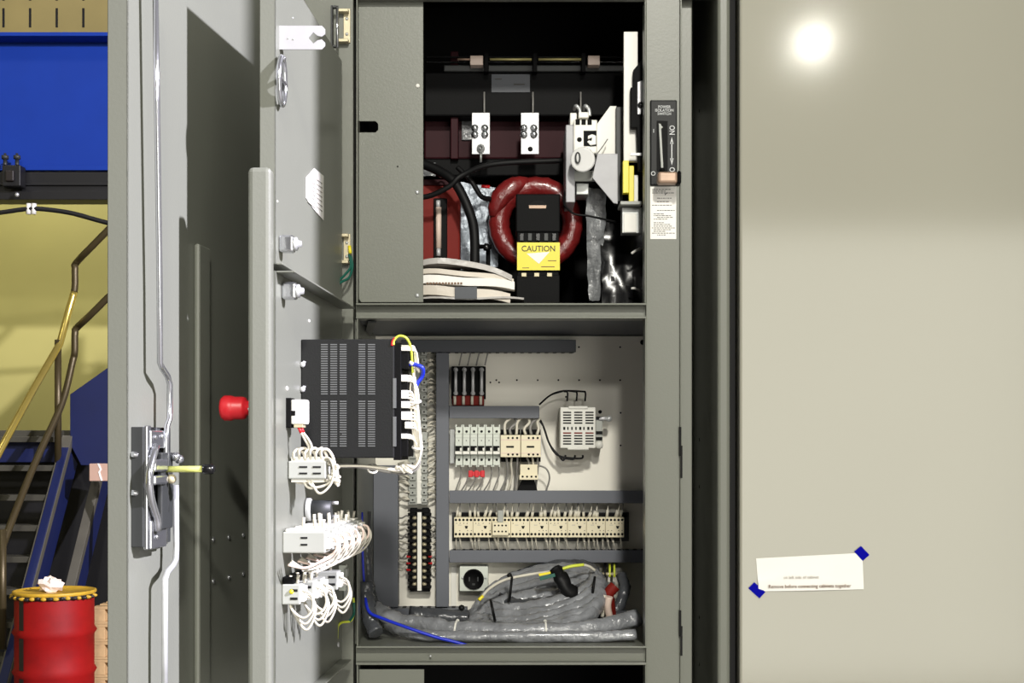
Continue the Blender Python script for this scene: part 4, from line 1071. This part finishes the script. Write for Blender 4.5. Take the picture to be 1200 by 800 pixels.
# row C of small contact blocks
zC0 = WZ(340, 684, .545); zC1 = WZ(340, 708, .545)
for i, (wv, N) in enumerate(((.55, .030), (.50, .042), (.455, .046), (.33, .05))):
    t = thing('contact_block', ID.pt(wv, .02, zC1), 'small grey contact block of the lowest row, %s' % ['at the door edge', 'second from the door edge', 'third from the door edge', 'set apart towards the hinge'][i], 'contact block', 'lowest row of small contact blocks')
    WB().box(wv-.035, wv, .0, N, zC1, zC0).build('body', 'grey_plastic', t, .002)
    for z_ in (.3, .7): WB().box(wv-.006, wv+.0006, N-.016, N-.004, zC1+(zC0-zC1)*z_-.002, zC1+(zC0-zC1)*z_+.002).build('slot', 'hole', t)
    WB().box(wv-.03, wv-.005, N-.004, N+.006, zC1+.004, zC0-.004).build('terminal_end', 'white_plastic', t, .0015)
    for k in range(3):
        p = ID.pt(wv-.006-.01*k, N+.003, zC0-.01-k*.006)
        looped(t, [p, p+ID.n*.014+Vector((0, 0, -.008)), p+ID.n*.016+Vector((0, 0, -.03)), p+ID.n*.002+Vector((0, 0, -.045-.005*k)), p-ID.n*.016+Vector((0, 0, -.034)), p-ID.n*.022+Vector((0, 0, -.018))], .0022, 'wire_white')
    for k in range(3):
        p = ID.pt(wv-.01*k-.005, .012+.01*k, zC0); MB().cyl(p, p+Vector((.002, 0, .014)), .0028, seg=8).build('ferrule', 'wire_white', t)
    if i == 0: MB().ball(ID.pt(wv, .016, zC0-.012), .004, 8).build('button_tip', 'label_yellow', t)
    WB().box(wv-.034, wv-.001, .001, .02, zC0, zC0+.012).build('collar', 'black', t, .002)
t = thing('relay_card', ID.pt(.19, .03, WZ(400, 690, .19)), 'pale green terminal card near the hinge of the lower inner door', 'terminal card')
wbox(WB(), 397, 662, 405, 692, .19, .17).build('card', 'breaker', t, .001)
wbox(WB(), 403, 666, 407, 676, .192, .175).build('connector', 'grey_plastic', t, .001); MB().ball(WP(405, 680, .193), .003, 8).build('lamp', 'wire_green', t)
# ground straps by the hinges
t = thing('ground_strap', P(396, 348, -.05), 'green ground wire looping below the upper hinge', 'wire')
wire([P(411, 300, -.012), P(413, 312, -.02), P(409, 325, -.035), P(399, 331, -.05), P(394, 338, -.06)], .0026, 'wire_green', t, 8, 8)
wire([P(409, 298, -.013), P(411, 312, -.025), P(404, 322, -.04), P(396, 330, -.055), P(393.5, 338, -.06)], .0024, 'wire_green', t, 8, 8)
MB().cyl(P(409.5, 288, -.01), P(410.5, 297, -.012), .0035, seg=8).build('lug', 'label_yellow', t); MB().cyl(P(393.5, 337, -.06), P(392.5, 346, -.06), .003, seg=8).build('lug', 'label_yellow', t)
t = thing('ground_strap', P(396, 756, -.08), 'yellow and green ground wire below the lowest hinge', 'wire')
wire([P(414, 700, -.02), P(415, 716, -.025), P(411, 727, -.04), P(401, 729, -.06), P(396, 734, -.07), P(395, 748, -.075)], .0026, 'wire_yellow', t, 8, 8)
wire([P(414.5, 706, -.024), P(414.5, 719, -.03), P(409, 728, -.045)], .0029, 'wire_green', t, 8, 8)
MB().lathe([(0, .008), (.005, .008), (.007, 0), (0, 0)], P(393, 755, -.075), ID.n, 8).build('stud', 'galvanised', t)

# label on the upper inner door
def dsheet(name, corners, fr, n, m, label, cat):
    pts = [on(fr, a, b, n) for a, b in corners]
    return MB().prism(pts, fr.n*.0006).build(name, m, None, label=label, cat=cat)
lb = dsheet('wiring_label', [(358.5, 208), (368, 197), (379, 206), (379, 258), (369, 247), (358.5, 232)], ID, .0008, 'paper', 'white wiring label with fine print on the upper inner door', 'label')
m = MB()
for k in range(7):
    a, b = on(ID, 361+k % 2, 211+k*4.2, .0016), on(ID, 369, 216+k*4.6, .0016)
    m.tube([a, b], .0009, 4)
    a, b = on(ID, 370.5, 210+k*5.2, .0016), on(ID, 377.5, 215+k*5.4, .0016)
    m.tube([a, b], .0009, 4)
m.build('fine_print', 'ink_faint', lb)

# ------------------------------------------------------------------ taped notice
YN = YD-.0012
rows = []
c = [P(886, 654, YN), P(1010.5, 647.5, YN), P(1012, 690, YN), P(889, 692.5, YN)]
for i in range(9):
    v = i/8; r = []
    for k in range(17):
        u = k/16; p = (c[0]*(1-u)+c[1]*u)*(1-v)+(c[3]*(1-u)+c[2]*u)*v
        lift = .004*math.sin(math.pi*u)*v*v+.006*max(0, u-.75)*v
        crease = .003*math.exp(-((u*.9+v-.78)*9)**2)*max(0, 1-u/.4)
        r.append(p+Vector((0, -lift-crease, 0)))
    rows.append(r)
nt = MB().sheet(rows, (0, -.0003, 0)).build('paper_notice', 'paper', None, label='white paper notice taped to the plain door', cat='notice')
tl = math.atan2(6.5*.4, 125)
text('Remove before connecting cabinets together', .0098, P(949, 686.6, YN-.0062), 'ink_brown', nt, rot=(math.pi/2, -.012, 0), sx=.93, bold=.006)
text('on left side of cabinet', .0086, P(939, 676.2, YN-.0052), 'ink_faint', nt, rot=(math.pi/2, -.012, 0), sx=.95)
MB().pprism([(1001, 646), (1009, 639.5), (1019, 650), (1011, 657)], YN-.0012, YN-.0006).build('tape_piece', 'tape_blue', None, label='square of blue tape at the upper right corner of the notice', cat='tape', group='blue tape on the notice')
MB().pprism([(877, 689), (884, 682), (897, 693.5), (890, 701)], YN-.0012, YN-.0006).build('tape_piece', 'tape_blue', None, label='square of blue tape at the lower left corner of the notice', cat='tape', group='blue tape on the notice')

# ------------------------------------------------------------------ workshop behind, at the left
YW = 9.0
t = thing('crane_beam', (X(60, YW), YW, Z(200, YW)), 'blue steel beam running overhead behind the cabinet', 'beam')
xl, xr = X(-160, YW), X(420, YW)
MB().box(xl, xr, YW-.20, YW+.2, Z(42, YW-.2), Z(37.5, YW-.2)).build('top_flange', 'blue_steel', t, .004)
MB().box(xl, xr, YW, YW+.03, Z(200, YW), Z(40, YW)).build('web', 'blue_steel', t)
MB().box(xl, xr, YW-.06, YW+.06, Z(201, YW), Z(195, YW)).build('bottom_flange', 'blue_steel', t, .004)
t = thing('cable_track', (X(60, YW), YW-.1, Z(236, YW)), 'black cable track hung under the blue beam', 'track')
MB().box(xl, xr, YW-.05, YW+.15, Z(236, YW), Z(203, YW)).build('channel', 'black_steel', t, .004)
MB().box(xl, xr, YW-.09, YW-.05, Z(236, YW), Z(226, YW)).box(xl, xr, YW-.075, YW-.05, Z(219, YW), Z(216, YW)).build('rim', 'black_steel', t, .004)
t = thing('beam_clamp', P(13, 222, YW-.2), 'black bolted clamp on the lower edge of the blue beam', 'clamp')
MB().pb(2, 193, 24, 218, YW-.22, YW-.09).build('body', 'black_steel', t, .01)
MB().pb(6, 199, 16, 212, YW-.25, YW-.22).build('block', 'drum_black', t, .01)
for x in (6, 20): MB().lathe([(.018, 0), (.018, .05), (.032, .05), (.032, .08), (.012, .085), (.012, .1), (0, .1)], P(x, 193, YW-.15), (0, 0, 1), 8).build('bolt', 'dark_plastic', t)
MB().ball(P(20, 228, YW-.16), .02, 8).build('stud', 'zinc', t)
t = thing('slotted_girder', (X(60, 9.25), 9.25, Z(40, 9.25)), 'yellow slotted girder above the blue beam', 'girder')
MB().box(xl, xr, 9.25, 9.33, Z(44, 9.25), Z(-60, 9.25)).build('plate', 'yellow_steel', t)
for i in range(-2, 12):
    for ya, yb in ((9.5, 32), (-24, .5)): MB().pb(34+i*31.2, ya, 36.5+i*31.2, yb, 9.246, 9.26).build('slot', 'hole', t)
t = thing('hanging_cable', P(36, 250, YW-.3), 'black cable sagging under the black track with a white tie', 'cable')
wire([P(-60, 256, YW-.3), P(0, 249, YW-.3), P(30, 245, YW-.3), P(50, 245, YW-.3), P(85, 250, YW-.3), P(130, 262, YW-.3), P(200, 276, YW-.3), P(420, 262, YW-.3)], .02, 'black_steel', t, 8, 10, 'cable')
for x in (34, 40): MB().tube([P(x, 238.5, YW-.3), P(x-.6, 251, YW-.3)], .022, 8).build('tie', 'white_plastic', t)

# staircase
def PS(px, py, Y): return P(px, py, 7.45+(Y-6.7)*.722)
t = thing('staircase', PS(40, 800, 7.5), 'open metal staircase with blue stringers and brown handrails', 'stairs')
def bar(a, b, hw, hh, m, nm):
    d = Vector(b)-Vector(a); n_ = Vector((1, 0, 0)); up_ = n_.cross(d).normalized(); n_ = Vector((1, 0, 0))
    if up_.z < 0: up_ = -up_
    c_ = []
    for p in (Vector(a), Vector(b)):
        c_ += [p-n_*hw-up_*hh, p+n_*hw-up_*hh, p+n_*hw+up_*hh, p-n_*hw+up_*hh]
    return MB().quadbox(c_).build(nm, m, t, .004)
A0, A1 = PS(-4, 830, 6.7), PS(80, 512, 8.5)
bar(A0, A1, .045, .03, 'stringer', 'stringer'); off = Vector((.0, .02, -.16)); bar(A0+off, A1+off, .035, .14, 'navy_steel', 'stringer')
A2 = Vector((.22, .3, -.12)); bar(A0+A2, A1+A2, .04, .03, 'stringer', 'stringer'); bar(A0+A2+off, A1+A2+off, .03, .12, 'navy_steel', 'stringer')
for k in range(10):
    f = 1-k*.118; p = A0.lerp(A1, f)
    if f < 0: break
    MB().box(p.x-1.3, p.x-.05, p.y-.02, p.y+.2, p.z-.045, p.z+.005).build('tread', 'tread', t, .004)
MB().box(A1.x-1.4, A1.x+.1, 8.8, 9.46, A1.z+.0, A1.z+.06).build('landing', 'tread', t, .004)
MB().box(A1.x-1.4, A1.x-.02, 8.86, 8.90, A1.z-.22, A1.z-.002).build('riser_plate', 'navy_steel', t, .004)
MB().pprism([(82, 462), (130, 428), (330, 232), (330, 330), (190, 470), (130, 545), (95, 545), (82, 520)], 8.72, 8.77).build('upper_stringer', 'navy_steel', t, .004)
for k in range(9): MB().box(X(128+k*22, 8.77), X(128+k*22, 8.77)+.22, 8.78, 9.44, Z(470-k*22, 8.77), Z(466-k*22, 8.77)).build('tread', 'tread', t, .004)
MB().tube(catmull([PS(-30, 586, 6.9), PS(0, 528, 7.2), PS(40, 455, 7.8), PS(70, 403, 8.3)], 5)+catmull([PS(80, 366, 8.45), PS(87, 342, 8.5)], 4)[0:], .03, 10).build('handrail', 'rail_brass_lit', t)
MB().tube(catmull([PS(87, 342, 8.5), PS(88, 332, 8.5), PS(88, 314, 8.5), PS(91, 306, 8.52), P(128, 268, 8.62), P(330, 62, 8.6)], 5), .03, 10).build('handrail', 'rail_brown', t)
MB().tube(catmull([PS(-10, 690, 6.9), PS(3, 640, 7.1), PS(40, 545, 7.8), PS(72, 474, 8.3), PS(85, 424, 8.5), PS(87.5, 412, 8.5), PS(88, 390, 8.5), PS(92, 382, 8.52), P(128, 347, 8.62), P(330, 142, 8.6)], 6), .03, 10).build('mid_rail', 'rail_brown', t)
MB().cyl(PS(68, 398, 8.3), PS(68, 548, 8.3), .03, seg=10).build('rail_post', 'rail_brown', t)
MB().cyl(PS(3, 620, 6.95), PS(3, 760, 6.95), .03, seg=10).build('rail_post', 'rail_brown', t)
MB().box(X(-300, 9.5), X(420, 9.5), 9.5, 11.5, 0, Z(512, 9.5)).build('shade_block', 'black_steel', None, .01, label='dark block standing for the shade behind the staircase', cat='shade block')  # dark block added where only shade lies behind the stairs
t = thing('sheet_box', P(116, 565, 8.3), 'small pinkish metal box on a post, right of the staircase', 'box')
MB().pb(104.5, 543, 140, 563.5, 8.3, 8.5).build('shell', 'pink_sheet', t, .006)
MB().pprism([(116, 543), (119, 550), (117, 553), (120, 563), (118, 563), (115, 553), (117, 550), (114, 543)], 8.294, 8.302).build('seam', 'paper', t)
MB().cyl(P(134, 563, 8.4), Vector((X(134, 8.4), 8.4, 0)), .03, seg=8).build('post', 'black_steel', t)
# pallet stack with a dark crate
def pallet(px0, z0, Y, label):
    q = thing('wooden_pallet', (X(px0, Y)+.5, Y+.4, z0), label, 'pallet', 'stacked pallets behind the drum')
    x0 = X(px0, Y)
    for k in range(3): MB().box(x0+k*.46, x0+k*.46+.09, Y, Y+.9, z0+.02, z0+.115).build('bearer', 'wood', q, .003)
    for k in range(6): MB().box(x0, x0+1.05, Y+k*.165, Y+k*.165+.1, z0+.115, z0+.137).build('plank', 'wood', q, .003)
    for k in range(3): MB().box(x0, x0+1.05, Y+k*.4, Y+k*.4+.1, z0, z0+.02).build('plank', 'wood', q, .003)
for k in range(5): pallet(109, k*.138, 7.55, 'wooden pallet in the stack behind the drum, %s' % ['lowest', 'second from the bottom', 'third from the bottom', 'second from the top', 'topmost'][k])
# drum
YDr = 7.04; sd_ = S(YDr); R = 46*sd_; cx = X(64, YDr); zt_ = Z(692, YDr)
t = thing('steel_drum', (cx, YDr, 0), 'red steel drum with a yellow lid and black stripe', 'drum')
h_ = zt_
MB().lathe([(0, 0), (R*.97, 0), (R*.985, .02), (R*.97, .04), (R*.97, h_*.33-.03), (R*1.03, h_*.33), (R*.97, h_*.33+.03), (R*.97, h_*.665-.03), (R*1.035, h_*.665), (R*.97, h_*.665+.03), (R*.97, h_-.02), (R*.96, h_-.012), (0, h_-.012)], (cx, YDr, 0), (0, 0, 1), 48).build('body', 'drum_red', t)
MB().lathe([(R*.99, h_-.045), (R*1.01, h_-.035), (R*1.01, h_-.018), (R*.98, h_-.012)], (cx, YDr, 0), (0, 0, 1), 48).build('lid_ring', 'drum_black', t)
MB().lathe([(R*1.0, h_-.02), (R*1.025, h_-.008), (R*1.02, h_+.006), (R*.98, h_+.008), (R*.94, h_-.004), (0, h_-.002)], (cx, YDr, 0), (0, 0, 1), 48).build('lid', 'drum_lid', t)
random.seed(2)
for k in range(22):
    th = math.pi+math.pi*(k+.5)/22
    p = Vector((cx+math.cos(th)*R*1.015, YDr+math.sin(th)*R*1.015, h_-.026-random.random()*.01))
    MB().ball(p, (.02+random.random()*.012, .012, .014), 8).build('drip', 'drum_lid' if k % 2 else 'drum_black', t)
st_ = MB(); 
for (z0, z1) in ((.05, h_*.33-.03), (h_*.33+.03, h_*.665-.03), (h_*.665+.03, h_-.04)):
    rowz = []
    for z_ in (z0, z1):
        rr_ = []
        for k in range(4):
            th = math.radians(230.5+k*3.4); rr_.append(Vector((cx+math.cos(th)*R*.975, YDr+math.sin(th)*R*.975, z_)))
        rowz.append(rr_)
    MB().sheet(rowz, (0, -.004, 0)).build('stripe', 'drum_black', t)
random.seed(8)
MB().ball((X(62, YDr), YDr-.05, zt_+.048), (.095, .07, .06), 14, rf=lambda i, k: random.uniform(.72, 1.2)).build('crumpled_rag', 'rag', None, label='crumpled white rag lying on the yellow drum lid', cat='rag')
